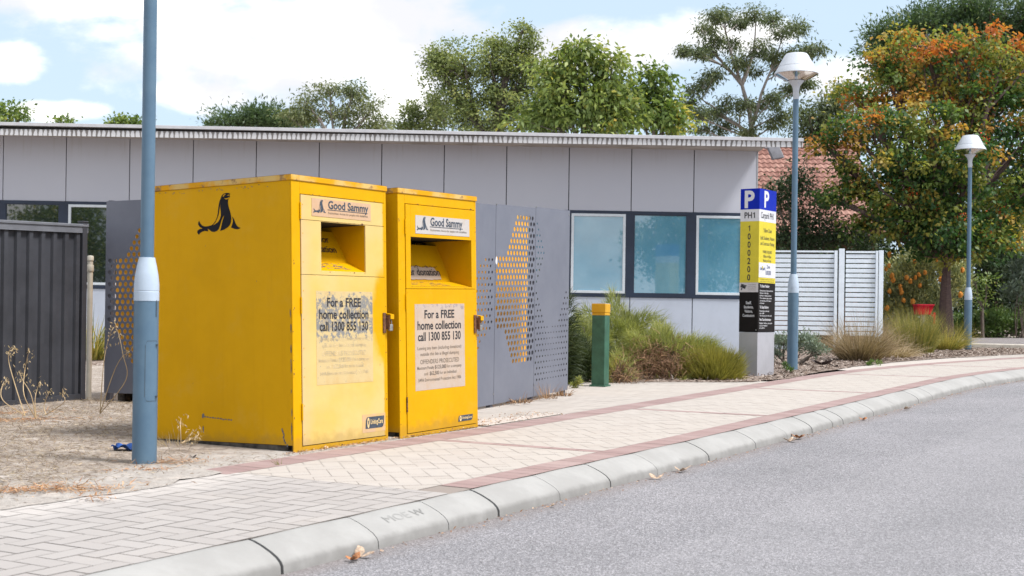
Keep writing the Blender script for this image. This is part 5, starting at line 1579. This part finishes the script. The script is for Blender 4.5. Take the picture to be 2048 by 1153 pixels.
tree('pine_tree', 'huge dark pine filling the sky at the top right behind the autumn tree', 1990, 56, [(1800, 70, 55, 34), (1860, 45, 60, 36), (1930, 30, 70, 34), (2010, 30, 70, 36), (1770, 110, 36, 36), (1820, 120, 60, 50), (1950, 100, 90, 60), (2050, 110, 70, 60), (1790, 150, 30, 30), (2000, 170, 90, 50), (1880, 160, 80, 50), (2100, 60, 60, 60)], LF['pine'], BK['pine'], (.45, .5), cpb=11, lpc=150, cr_=.36, L=.22, Wd=.065, droop=-.5, group=tg)
tree('gum_tree', 'dark dense gum crown behind the end of the white roof edge', 1640, 50, [(1620, 240, 36, 30), (1655, 225, 30, 30), (1610, 275, 40, 24), (1660, 270, 40, 30), (1700, 200, 34, 40)], LF['gum'], BK['grey'], (.22, .45), cpb=9, lpc=120, cr_=.30, L=.18, Wd=.065, droop=.7, group=tg)

# the tree in autumn colour by the path
def flame_hue(p, c, h, hb):
    u = p[:, 0] / p[:, 1]; w = (p[:, 2] - EYE) / p[:, 1]
    px = CX + u * F; py = CY - w * F
    g = np.clip((330 - py) / 250, 0, 1) * .36 + np.clip((1800 - px) / 180, 0, 1) * .20 + .12
    g = g * (1 if hb is None else 0) + (0 if hb is None else hb)
    return g + (c - .5) * .95 + (h - .5) * .14 + .12
tree('flame_tree', 'big tree in orange and green autumn colour over the farthest lamp post', 1897, 29.6,
     [(1850, 95, 80, 40), (1930, 85, 80, 45), (1770, 130, 60, 40), (2010, 110, 70, 60), (1720, 190, 52, 40), (1800, 190, 80, 50), (1900, 180, 90, 55), (2000, 200, 80, 60), (1700, 260, 50, 40), (1780, 280, 70, 50), (1890, 270, 80, 50), (1990, 290, 80, 60), (1690, 330, 45, 30), (1720, 370, 50, 40), (1760, 420, 50, 40), (2040, 380, 70, 60), (2080, 250, 70, 90), (1990, 430, 70, 50), (1720, 455, 24, 24), (1800, 330, 70, 40, -1.5), (1870, 330, 70, 40, -1.6), (1930, 310, 60, 40, -1.5), (1760, 250, 60, 36, -1.5), (1850, 240, 70, 36, -1.6),
      (1830, 380, 75, 45, -1.2, .08), (1860, 440, 80, 50, -1.2, .02), (1800, 440, 50, 40, -1.0, .10), (1920, 470, 70, 40, -.6, .04), (1870, 500, 50, 26, -.4, .05), (1900, 380, 70, 50, -1.0, .12), (1960, 500, 50, 28, -.4, .12), (2010, 470, 50, 40, -.4, .2), (1650, 290, 26, 16), (1655, 395, 22, 16)],
     LF['flame'], BK['bottle'], (.21, .30), cpb=18, lpc=62, cr_=.165, L=.105, Wd=.075, droop=.6, hue=flame_hue, flowers=(.05, 34, .07, .05), fork=(-.05, 0, 1.95), shell=.42)
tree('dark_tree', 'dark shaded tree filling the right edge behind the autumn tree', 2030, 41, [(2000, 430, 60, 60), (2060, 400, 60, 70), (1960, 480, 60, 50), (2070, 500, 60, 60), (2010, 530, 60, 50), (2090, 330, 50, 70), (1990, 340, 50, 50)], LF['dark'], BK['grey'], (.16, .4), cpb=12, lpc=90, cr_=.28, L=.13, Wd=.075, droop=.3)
for k_, (tx, ty, sc_) in enumerate(((-25, -17, 1.0), (-15, -20, 1.15), (-3, -19, .95), (7, -17, 1.05))):
    bs = Vector((tx, ty, gz(tx, ty) - .1)); tr_ = thing('street_tree', ('bushy tree across the road, mirrored in the leftmost dark windows', 'bushy tree across the road, mirrored behind the charcoal fence', 'bushy tree across the road, mirrored in the windows behind the bins', 'bushy tree across the road, mirrored in the blue windows')[k_], 'tree', tuple(bs), group='trees across the road')
    mb = MB(); limb(mb, (0, 0, 0), (0, 0, 3.5 * sc_), .18, .10, .02); tk = mb.build('trunk', BK['grey'], tr_, smooth=True)
    u_ = unit(260); C = u_ * np.array((3.2, 2.6, 2.5)) * sc_ * (rng.random((260, 1)) ** .4) + np.array((0, 0, 4.6 * sc_)); Pq = np.repeat(C, 40, 0) + rng.normal(size=(260 * 40, 3)) * .35
    leaf_mesh('crown', Pq, unit(len(Pq)), unit(len(Pq)), .22, .13, rng.random(len(Pq)), LF['mid_green'], tr_)
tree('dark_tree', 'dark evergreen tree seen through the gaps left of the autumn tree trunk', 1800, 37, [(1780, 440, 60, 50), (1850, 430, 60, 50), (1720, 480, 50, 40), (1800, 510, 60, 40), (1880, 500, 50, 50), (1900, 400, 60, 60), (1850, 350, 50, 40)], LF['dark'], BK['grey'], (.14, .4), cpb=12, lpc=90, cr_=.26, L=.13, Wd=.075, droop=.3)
# wide bottle foot of the trunk
# shrubs and small trees beside it
tree('small_tree', 'small dark green tree in front of the terracotta roof, right of the parking sign', 1590, 30.5, [(1575, 400, 34, 40), (1600, 355, 26, 30), (1620, 420, 40, 34), (1570, 460, 46, 36), (1640, 465, 50, 36), (1700, 470, 50, 30), (1600, 490, 60, 20), (1545, 380, 20, 26)], LF['dark'], BK['grey'], (.08, .5), cpb=22, lpc=70, cr_=.17, L=.09, Wd=.05, droop=.3, hue=lambda p, c, h, hb: h * 1.1)


# ------------------------------------------------------------------ shrubs and grasses
def gpx(px, Y, dz=0.):
    return G(px, Y, dz)


def needle_shrub(name, label, px, Y, rx, h, ry, mat, n, L, Wd, v0=0., dead=None, up=.30, dead_n=0, group=None, bend=.9):
    """mound of long soft needles growing outward and up from a half ellipsoid"""
    b = gpx(px, Y, -.02)
    t = thing(name, label, 'shrub', tuple(b), group=group)
    u_ = unit(n * 2); u_ = u_[u_[:, 2] > -.12][:n]; n = len(u_)
    lump = .82 + .18 * np.sin(u_[:, 0] * 5 + 1.3) * np.sin(u_[:, 1] * 5 + .4) + .10 * np.sin(u_[:, 0] * 11 + u_[:, 2] * 9)
    P = u_ * np.array((rx, ry, h)) * lump[:, None] * (rng.random((n, 1)) ** .16) * .90
    P[:, 2] = np.maximum(P[:, 2], .01)
    D = u_ * np.array((1, 1, .7)) + rng.normal(size=(n, 3)) * .42 + np.array((0, 0, up))
    cl = .5 + .5 * np.sin(P[:, 0] * 9 + 2) * np.sin(P[:, 2] * 11 + P[:, 1] * 7)
    v = np.clip(.25 * cl + .6 * rng.random(n) + v0, 0, 1)
    if dead is not None:
        dx, dz, dr, dz_r = dead
        k = ((P[:, 0] - dx) / dr) ** 2 + ((P[:, 2] - dz) / dz_r) ** 2 + rng.normal(size=n) * .25
        keep = (k > 1) | (P[:, 1] > ry * .1)
        P, D, v = P[keep], D[keep], v[keep]
    blades('foliage', P, D, L * rng.uniform(.6, 1.25, len(P)), Wd, bend, v, mat, t)
    if dead_n:
        dx, dz, dr, dz_r = dead
        m = dead_n; q = rng.normal(size=(m, 3)) * np.array((dr * .55, .10, dz_r * .55)) + np.array((dx, -ry * .62, dz)); q[:, 2] = np.maximum(q[:, 2], .0)
        blades('dead_twigs', q, unit(m) + np.array((0, -.3, .2)), .16 * rng.uniform(.5, 1.4, m), .007, .9, rng.random(m), LF['dead'], t)
    # twiggy core so that the mound is not hollow
    mb = MB()
    for i in range(16):
        e = unit(1)[0]; e[2] = abs(e[2]); limb(mb, (0, 0, -.05), Vector(e * np.array((rx, ry, h)) * .75), .014, .005, .15, 4)
    mb.build('stems', BK['grey'], t, smooth=True)
    return t


needle_shrub('mounded_shrub', 'green feathery mounded shrub, the highest of the clump under the windows', 1232, 18.2, .92, 1.20, .7, LF['needle_bush'], 15000, .19, .008, -.05, group='needle shrubs under the windows')
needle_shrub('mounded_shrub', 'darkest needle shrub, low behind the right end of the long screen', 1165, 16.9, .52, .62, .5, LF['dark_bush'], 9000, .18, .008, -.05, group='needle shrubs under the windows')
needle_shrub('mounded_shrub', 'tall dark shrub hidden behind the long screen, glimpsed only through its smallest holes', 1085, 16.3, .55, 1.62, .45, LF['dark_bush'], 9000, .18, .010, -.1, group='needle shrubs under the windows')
needle_shrub('mounded_shrub', 'olive needle shrub just left of the green bollard', 1160, 17.6, .50, .92, .5, LF['needle_bush'], 10000, .18, .008, -.12, group='needle shrubs under the windows')
needle_shrub('mounded_shrub', 'large spreading yellow-green needle shrub with a dead brown patch, right of the bollard', 1330, 17.3, .95, .74, .65, LF['needle_bush'], 21000, .18, .008, 0.02, (-.12, .20, .42, .26), .6, 1500, group='needle shrubs under the windows')
needle_shrub('mounded_shrub', 'bright yellow low shrub with fine upright tips, touching the foot of the parking sign', 1425, 17.0, .46, .42, .35, LF['yellow_bush'], 7000, .20, .008, 0.0, up=1.2, group='needle shrubs under the windows', bend=.25)
needle_shrub('mounded_shrub', 'small rusty tipped shrub between the bollard and the dead patch', 1235, 16.5, .28, .40, .25, LF['needle_bush'], 2500, .17, .008, .12, (.1, .1, .2, .15), .8, 400, group='needle shrubs under the windows')


def leafy_shrub(name, label, px, Y, blobs, mat, n, L, Wd, cat='shrub', up=.5, group=None, flowers=None, base=None, hue=None, stems=True):
    k = Y / F; b = base if base is not None else gpx(px, Y, -.03)
    t = thing(name, label, cat, tuple(b), group=group); P = []; D = []; V = []; cs = []
    tot = sum(q[2] * q[3] for q in blobs)
    for q in blobs:
        dY = q[4] if len(q) > 4 else 0
        c = np.array(U(q[0], q[1], Y + dY) - b); r = np.array((q[2] * k, max(q[2], q[3]) * k * .8, q[3] * k)); m = int(n * q[2] * q[3] / tot)
        nc = max(4, m // 30); u_ = unit(nc); C = c + u_ * r * (rng.random((nc, 1)) ** .4); cs.append((c, r))
        for i in range(nc):
            cv = rng.random(); o = rng.normal(size=(30, 3)) * min(r) * .24
            P.append(C[i] + o); D.append(o / (np.linalg.norm(o, axis=1, keepdims=True) + 1e-6) + rng.normal(size=(30, 3)) * .5 + np.array((0, 0, up))); V.append(cv * .55 + rng.random(30) * .45)
    P = np.concatenate(P); keep = P[:, 2] > .0; P = P[keep]; D = np.concatenate(D)[keep]; V = np.concatenate(V)[keep]
    if hue is not None: V = hue(P, V)
    leaf_mesh('foliage', P, D, rng.normal(size=P.shape) * .7 + np.array((0, 0, 1.)), L * rng.uniform(.6, 1.3, len(P)), Wd, np.clip(V, 0, 1), mat, t)
    if stems:
        mb = MB()
        for c, r in cs:
            for _ in range(3): limb(mb, (rng.normal() * .1, rng.normal() * .1, -.05), Vector(c + unit(1)[0] * r * .6), .02, .005, .12, 4)
        mb.build('stems', BK['grey'], t, smooth=True)
    if flowers:
        for (fx_, fy_) in flowers:
            p = U(fx_, fy_, Y - .6) - b; s_ = rng.uniform(.6, .9); mb = MB()
            mb.lathe([(.018 * s_, -.075 * s_), (.050 * s_, -.05 * s_), (.062 * s_, -.01 * s_), (.055 * s_, .04 * s_), (.028 * s_, .075 * s_), (0, .085 * s_)], 10, tuple(p))
            mb.v = [tuple(np.array(q) + rng.normal(size=3) * .007) for q in mb.v]
            mb.build('flower', M['banksia'], t, smooth=True)
    return t


leafy_shrub('low_shrub', 'silvery green low shrub wrapped round the second lamp post foot', 1585, 20.6, [(1572, 685, 28, 18), (1610, 690, 32, 20), (1640, 703, 18, 10), (1556, 705, 14, 12)], LF['silver'], 2600, .06, .018, up=.8)
leafy_shrub('weed', 'small bright green weed at the base of the second lamp post', 1574, 18.3, [(1572, 733, 8, 7), (1578, 741, 10, 4)], LF['ground_green'], 160, .05, .014, 'weed', .9, stems=False)
leafy_shrub('weed', 'flat green weed in the bark mulch right of the second lamp post', 1750, 20.6, [(1748, 727, 13, 4), (1738, 729, 8, 3)], LF['ground_green'], 240, .05, .016, 'weed', .7, stems=False)
leafy_shrub('weed', 'tiny pale weed at the right corner of the long perforated screen', 1150, 15.4, [(1150, 772, 9, 6), (1158, 765, 5, 7)], LF['needle_bush'], 160, .05, .012, 'weed', .9, stems=False)
BF = [(1778, 532), (1784, 552), (1772, 539), (1786, 561), (1803, 585), (1813, 556), (1829, 523), (1831, 556), (1838, 550), (1840, 572), (1850, 546), (1872, 520), (1881, 559), (1821, 563), (1800, 573), (1779, 510), (1779, 583), (1807, 601), (1774, 617), (1802, 580), (1826, 604), (1925, 541), (1921, 590)]
leafy_shrub('banksia_shrub', 'grey-green banksia shrub dotted with orange flower cones behind the white fence end', 1815, 31.6, [(1800, 560, 40, 44), (1840, 545, 40, 40), (1865, 590, 40, 50), (1790, 610, 40, 40), (1835, 610, 50, 40), (1850, 520, 50, 26), (1915, 560, 26, 50), (1780, 640, 30, 24)], LF['banksia'], 22000, .12, .026, up=.7, flowers=BF, hue=lambda P, V: np.where((P[:, 2] < .95) & (P[:, 0] < -.1), V + .2, V))
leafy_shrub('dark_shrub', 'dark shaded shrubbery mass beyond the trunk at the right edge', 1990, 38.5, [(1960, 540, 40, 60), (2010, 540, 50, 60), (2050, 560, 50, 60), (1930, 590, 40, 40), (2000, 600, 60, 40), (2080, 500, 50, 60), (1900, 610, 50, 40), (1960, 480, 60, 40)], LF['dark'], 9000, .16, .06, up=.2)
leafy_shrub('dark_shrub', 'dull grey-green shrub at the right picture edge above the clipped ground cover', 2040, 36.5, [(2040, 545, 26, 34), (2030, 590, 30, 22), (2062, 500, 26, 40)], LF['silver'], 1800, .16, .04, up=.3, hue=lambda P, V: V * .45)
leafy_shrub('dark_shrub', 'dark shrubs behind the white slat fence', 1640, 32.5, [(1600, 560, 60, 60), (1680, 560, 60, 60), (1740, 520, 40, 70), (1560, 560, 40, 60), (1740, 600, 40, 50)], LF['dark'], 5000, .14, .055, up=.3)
leafy_shrub('hedge', 'low dense green ground cover bank beside the far car park', 1985, 37.5, [(1940, 660, 50, 22), (1990, 650, 46, 24), (2040, 645, 46, 28), (1905, 665, 40, 20), (2080, 650, 40, 30), (1960, 640, 40, 16), (1920, 642, 40, 16)], LF['ground_green'], 9500, .10, .045, up=.6, cat='hedge')
tree('small_tree', 'thin young tree with a bare stem right of the farthest lamp post', 1968, 36, [(1955, 600, 22, 22), (1950, 560, 20, 24), (1972, 570, 16, 24)], LF['mid_green'], BK['grey'], (.05, .7), cpb=7, lpc=24, cr_=.16, L=.12, Wd=.04, droop=.2, base=U(1966, 668, 36))


def tuft(name, label, px, Y, n, L, spread, mat, Wd=.006, up=1.0, bend=.8, v0=0., r0=.12, group=None, cat='grass tuft', base=None):
    b = base if base is not None else gpx(px, Y, -.01); t = thing(name, label, cat, tuple(b), group=group)
    a = rng.random(n) * 6.283; r = r0 * np.sqrt(rng.random(n))
    P = np.stack([r * np.cos(a), r * np.sin(a), np.zeros(n)], 1)
    D = np.stack([np.cos(a) * spread * rng.random(n) * 1.3, np.sin(a) * spread * rng.random(n) * 1.3, np.full(n, up)], 1) + rng.normal(size=(n, 3)) * .14
    blades('blades', P, D, L * rng.uniform(.45, 1.15, n), Wd, bend * rng.uniform(.3, 1.5, n), np.clip(rng.random(n) + v0, 0, 1), mat, t, 4)
    return t


tg2 = 'grass tufts along the mulch bed'
tuft('grass_tuft', 'big brown dried grass tuft sprawling before the white slat fence', 1722, 22.2, 2000, .82, .95, LF['tuft_brown'], .008, 1.0, .9, -.05, .30, tg2)
tuft('grass_tuft', 'straw-grey dried tuft between the brown tuft and the green one', 1785, 23.4, 900, .50, 1.2, LF['tuft_brown'], .008, .7, 1.2, .25, .28, tg2)
tuft('grass_tuft', 'tall green and yellow grass tuft in front of the red box', 1832, 25.2, 2000, .84, .36, LF['tuft_green'], .009, 1.1, .55, 0., .30, tg2)
tuft('grass_tuft', 'bronze arching grass tuft at the foot of the thick tree trunk', 1893, 27.0, 900, .72, 1.0, LF['tuft_green'], .009, .9, 1.0, .25, .24, tg2)
tuft('grass_tuft', 'brown grass tuft behind the corner of the white slat fence', 1772, 28.0, 1000, .75, .7, LF['tuft_brown'], .010, 1.0, .6, .1, .40, tg2)
tuft('strappy_plant', 'striped strappy plant against the wall in the gap left of the dark screen', 185, 21.8, 260, .85, .9, LF['tuft_green'], .030, 1.0, 1.0, .15, .25, None, 'plant')
tuft('grass_tuft', 'dry straw wisps against the shaded side of the faded bin', 368, 8.9, 90, .17, 1.0, LF['oat'], .0035, .9, .8, 0, .16, 'dry wisps on the sandy verge', base=Vector(wst(-.10, -.98, -.005)))
tuft('grass_tuft', 'green-brown seedling sprouting from the pink edging at the faded bin corner', 545, 8.3, 16, .10, 1.0, LF['tuft_green'], .003, .8, .5, 0, .02, 'dry wisps on the sandy verge', base=Vector(wst(-.50, .33, .0)))
tuft('grass_tuft', 'dead brown wisp caught on the outer corner of the long perforated screen', 1132, 14.3, 60, .16, .9, LF['dead'], .010, 1.0, .9, .4, .06, 'dry wisps on the sandy verge', base=U(1128, 798, 14.25))
tuft('grass_tuft', 'dead brown weed under the middle of the long perforated screen', 1040, 13.2, 70, .12, 1.3, LF['dead'], .008, .6, .9, .2, .12, 'dry wisps on the sandy verge', base=U(1036, 806, 13.15))
tuft('grass_tuft', 'pale dry weed leaning on the right panel of the long perforated screen', 1092, 13.6, 60, .20, .8, LF['dead'], .005, 1.0, .7, .5, .10, 'dry wisps on the sandy verge', base=U(1096, 798, 13.6))


def wild_oat(label, tips, base, Y, droop=1):
    """dry stalks drawn through picture points, each ending in nodding seed heads"""
    b = U(base[0], base[1], Y); t = thing('wild_oat', label, 'dry weed', tuple(b), group='dry wild oats on the verge')
    for pts in tips:
        w = [Vector((0, 0, 0))] + [U(p[0], p[1], Y + rng.normal() * .05) - b for p in pts]
        fine = []
        for i in range(len(w) - 1):
            p0, p1, p2, p3 = w[max(i - 1, 0)], w[i], w[i + 1], w[min(i + 2, len(w) - 1)]
            for k in range(6):
                u_ = k / 6; fine.append(.5 * ((2 * p1) + (p2 - p0) * u_ + (2 * p0 - 5 * p1 + 4 * p2 - p3) * u_ ** 2 + (3 * p1 - p0 - 3 * p2 + p3) * u_ ** 3))
        fine.append(w[-1]); mb = MB(); n = len(fine); mb.tube(fine, [.0042 - .0028 * i / n for i in range(n)], 5)
        mb.build('stalk', plainmat('oat_stalk', (.46, .34, .20), .8) if 'oat_stalk' not in bpy.data.materials else bpy.data.materials['oat_stalk'], t, smooth=True)
        P, D = [], []
        for i in range(int(n * .58), n):
            for _ in range(3):
                o = Vector(rng.normal(size=3)) * .022; P.append(fine[i] + o); D.append(Vector(rng.normal(size=3)) * .5 + Vector((0, 0, -.9 if droop else .6)))
        m = len(P); leaf_mesh('seed_head', [tuple(p) for p in P], [tuple(p) for p in D], rng.normal(size=(m, 3)), rng.uniform(.018, .036, m), .008, rng.random(m), LF['oat'], t)
    return t


wild_oat('tall curved dry oat stalk leftmost in front of the charcoal fence', [[(30, 770), (17, 720), (22, 696), (30, 700)], [(5, 800), (6, 768), (16, 760)]], (50, 832), 9.6)
wild_oat('upright dry oat plant with several seed heads, second from the left before the charcoal fence', [[(48, 790), (50, 740), (59, 698)], [(62, 790), (45, 760), (38, 742)], [(70, 800), (76, 775), (82, 762)]], (72, 838), 9.8)
wild_oat('short dry oat sprig close to the charcoal fence post', [[(88, 812), (96, 790), (100, 782)], [(128, 805), (126, 790), (125, 778)]], (92, 830), 11.4)
wild_oat('tall dry oats between the charcoal fence post and the lamp pole', [[(206, 740), (214, 690), (226, 654)], [(222, 760), (240, 720), (262, 700), (267, 690)], [(252, 760), (246, 710), (236, 664), (228, 652)]], (200, 828), 10.4)
wild_oat('brown dead weed stalk standing against the bottom of the faded bin side', [[(361, 862), (361, 848), (362, 836)], [(372, 880), (380, 872), (384, 864)], [(395, 872), (394, 864)]], (362, 888), 9.0)

# ------------------------------------------------------------------ loose stuff on the ground
def scatter(name, label_kind, mat, pts, L, Wd, lift=.0, up=.25, v=None):
    P = np.array(pts); n = len(P); D = rng.normal(size=(n, 3)) * np.array((1, 1, up)); Nn = rng.normal(size=(n, 3)) * .35 + np.array((0, 0, 1.))
    P[:, 2] += lift
    o = leaf_mesh(name, P, D, Nn, L * rng.uniform(.4, 1.3, n), Wd * rng.uniform(.5, 1.3, n), rng.random(n) if v is None else v, mat, None, .25)
    return tag(o, kind='stuff')


pts = []
for _ in range(9000):
    s_ = rng.uniform(7.6, 24); t_ = medge(s_) - abs(rng.normal()) * 1.6 + .02 * rng.normal(); pts.append(wst(s_, t_, .014))
scatter('mulch_chips', None, M['chips'], pts, .07, .022, .004, .35)
pts = []
for _ in range(14000):
    s_ = rng.uniform(-3.6, 3.0); t_ = rng.uniform(-5.2, .25)
    if t_ > .1 and s_ > -.9: continue
    if s_ > -.15 and t_ > -1.5: continue
    if math.sin(s_ * 2.3 + t_ * 1.7) + math.sin(t_ * 4.1 - s_ * 1.3) + rng.normal() * .7 < (.2 if t_ < -.5 else .75): continue
    pts.append(wst(s_, t_, .012))
scatter('dry_debris', None, M['straw'], pts, .05, .007, .003, .2)
# dry turf: short blades lying over
pts = []
while len(pts) < 26000:
    s_ = rng.uniform(-3.4, 2.4); t_ = rng.uniform(-4.8, .15)
    if s_ > -.12 and t_ > -1.45: continue
    w = math.sin(s_ * 1.9 + 1) * math.sin(t_ * 2.3 + .5) + .5 * math.sin(s_ * 5.3 + t_ * 3.7)
    if w + rng.normal() * .5 + (-t_ - .3) * .35 < .25: continue
    pts.append(wst(s_, t_, .008))
pts = np.array(pts); n = len(pts)
D = rng.normal(size=(n, 3)) * np.array((1, 1, .14)) + np.array((0, 0, .34))
tag(blades('dry_turf', pts, D, rng.uniform(.02, .075, n), .0035, .7, rng.random(n), M['straw'], None, 2), kind='stuff')
# rusty straw drifts
pts = []
for (px, py, sx, n_) in ((90, 985, .17, 420), (40, 845, .25, 420), (170, 985, .14, 160), (195, 1003, .05, 50), (340, 930, .12, 160), (30, 830, .2, 200), (280, 945, .1, 90)):
    r_ = ray(px, py); Y = 7.6
    for _ in range(60):
        x = r_[0] * Y; Y = .5 * Y + .5 * (gz(x, Y) - EYE) / r_[2]
    c = (r_[0] * Y, Y)
    for _ in range(n_):
        o = rng.normal() * sx, rng.normal() * sx * .5; x, y = c[0] + o[0] * DV[0] + o[1] * NV[0] + o[0] * .5, c[1] + o[0] * DV[1] * .6 + o[1] * NV[1]; pts.append((x, y, gz(x, y) + .012 + .012 * rng.random()))
scatter('straw_drift', None, leaf_mat('rusty_straw', [(0, (.22, .10, .05)), (.5, (.42, .22, .11)), (1, (.58, .38, .22))], .1, .8), pts, .06, .006, .004, .25)
# litter in the gutter and under the bins
pts = []
for _ in range(420):
    s_ = rng.uniform(-2, 14); pts.append(wst(s_, 2.15 + abs(rng.normal()) * .05, -.130))
for _ in range(700):
    s_ = rng.uniform(-.1, 2.4); pts.append(wst(s_, .05 + rng.normal() * .022, .010))
for _ in range(260):
    s_ = rng.uniform(2.4, 3.6); pts.append(wst(s_, -.1 + rng.normal() * .12, .012))
for _ in range(200):
    u_ = rng.uniform(uJ1, uJ3); p = scr(u_, rng.normal() * .03); pts.append((p.x, p.y, gz(p.x, p.y) + .01))
scatter('gutter_litter', None, M['litter'], pts, .022, .010, .003, .3)

# a distant belt of trees past the right edge, where the land runs on
C = np.stack([rng.uniform(24, 75, 260), rng.uniform(62, 84, 260), rng.uniform(.5, 6.5, 260)], 1); C[:, 2] *= .6 + .4 * np.sin(C[:, 0] * .45); P = np.repeat(C, 44, 0) + rng.normal(size=(260 * 44, 3)) * np.array((1.1, 1.1, .7))
tag(leaf_mesh('far_wood', P, unit(len(P)), unit(len(P)), .55, .32, rng.random(len(P)), LF['gum']), kind='stuff')

# separate fallen leaves and seed pods one can point to
def leaf_thing(name, label, px, py, L, col, dz=-.13, group='fallen leaves by the kerb', n=3, cat='dead leaf', Yg=None):
    r_ = ray(px, py); Y = 8.
    for _ in range(200):
        x = r_[0] * Y; Y = .5 * Y + .5 * (gz(x, Y) + dz - EYE) / r_[2]
    p = Vector((r_[0] * Y, Y, gz(r_[0] * Y, Y) + dz + .004)); mb = MB(); a = rng.random() * 6.28
    for k in range(n):
        ang = a + k * 1.9; d = Vector((math.cos(ang), math.sin(ang), .12)); sd = Vector((-math.sin(ang), math.cos(ang), .25 * (-1) ** k)); l = L * rng.uniform(.7, 1.2); m = 6
        v = []
        for i in range(m + 1):
            u_ = i / m; w = .28 * l * math.sin(math.pi * min(u_ * 1.02, 1)) ** .8; c = d * l * u_ + Vector((0, 0, .35 * l * u_ * u_)) + Vector((rng.normal(), rng.normal(), 0)) * .002
            v += [c - sd * w + Vector((0, 0, .3 * w)), c, c + sd * w + Vector((0, 0, .3 * w))]
        mb.add(v, [(3 * i + j, 3 * i + j + 1, 3 * i + j + 4, 3 * i + j + 3) for i in range(m) for j in (0, 1)])
    o = mb.build(name, col, smooth=True, solid=.0012); o.location = p
    return tag(o, label, cat, group)


lb, lo_, ldk = plainmat('leaf_tan', (.46, .34, .25), .8, vary=.25, scale=40), plainmat('leaf_rust', (.36, .15, .06), .8, vary=.3, scale=40), plainmat('pod_dark', (.045, .03, .03), .7, vary=.3, scale=40)
leaf_thing('fallen_leaf', 'pale curled leaf on a rusty scrap in the gutter, nearest the bottom of the picture', 722, 1116, .075, lb, n=2)
leaf_thing('fallen_leaf', 'rusty leaf scrap in the gutter just left of the nearest pale curled leaf', 706, 1122, .055, lo_, n=3)
leaf_thing('fallen_leaf', 'pale leaf in the gutter by the dark open kerb joint before the grey pavers end', 1102, 1014, .040, lb, n=2)
leaf_thing('fallen_leaf', 'tan leaf in the gutter left of the bigger leaf pair', 1312, 959, .065, lb, n=2)
leaf_thing('fallen_leaf', 'pair of tan leaves in the gutter below the bollard', 1362, 944, .070, lb, n=3)
leaf_thing('fallen_leaf', 'orange and white leaf heap against the kerb, the brightest litter in the gutter', 1597, 878, .085, lo_, n=4)
leaf_thing('fallen_leaf', 'pale leaf touching the left of the bright orange leaf heap', 1580, 884, .075, lb, n=3)
leaf_thing('fallen_leaf', 'rusty leaf in the gutter below the parking sign', 1727, 841, .060, lo_, n=3)
leaf_thing('fallen_leaf', 'long pale leaf lying on the asphalt right of the rusty gutter leaf', 1812, 820, .09, lb, n=2)
leaf_thing('seed_pod', 'cluster of dark dry seed pods on the mulch right of the second lamp post', 1645, 731, .16, ldk, .03, None, 5, 'seed pod')
leaf_thing('seed_pod', 'single dark seed pod nearest the path on the mulch', 1672, 735, .10, ldk, .03, None, 2, 'seed pod')
leaf_thing('stone', 'dark pebble on the sand in front of the faded bin side', 386, 916, .03, ldk, .01, None, 3, 'pebble')
# blue rag behind the lamp pole
p = U(254, 880, 9.05); p.z = gz(p.x, p.y) + .01; mb = MB(); n = 14
v = []
for i in range(n):
    for j in range(n):
        x, y = (i / (n - 1) - .4) * .22, (j / (n - 1) - .5) * .14
        v.append((x, y, .012 + .028 * abs(math.sin(x * 38 + y * 25)) * math.exp(-(x * 6) ** 2) + .012 * math.sin(y * 60 + x * 21)))
mb.add(v, [(i * n + j, i * n + j + 1, (i + 1) * n + j + 1, (i + 1) * n + j) for i in range(n - 1) for j in range(n - 1)])
o = mb.build('rag', M['blue_cloth'], smooth=True, solid=.003); o.location = p; tag(o, 'crumpled blue rag on the dry ground behind the nearest lamp pole', 'rag')
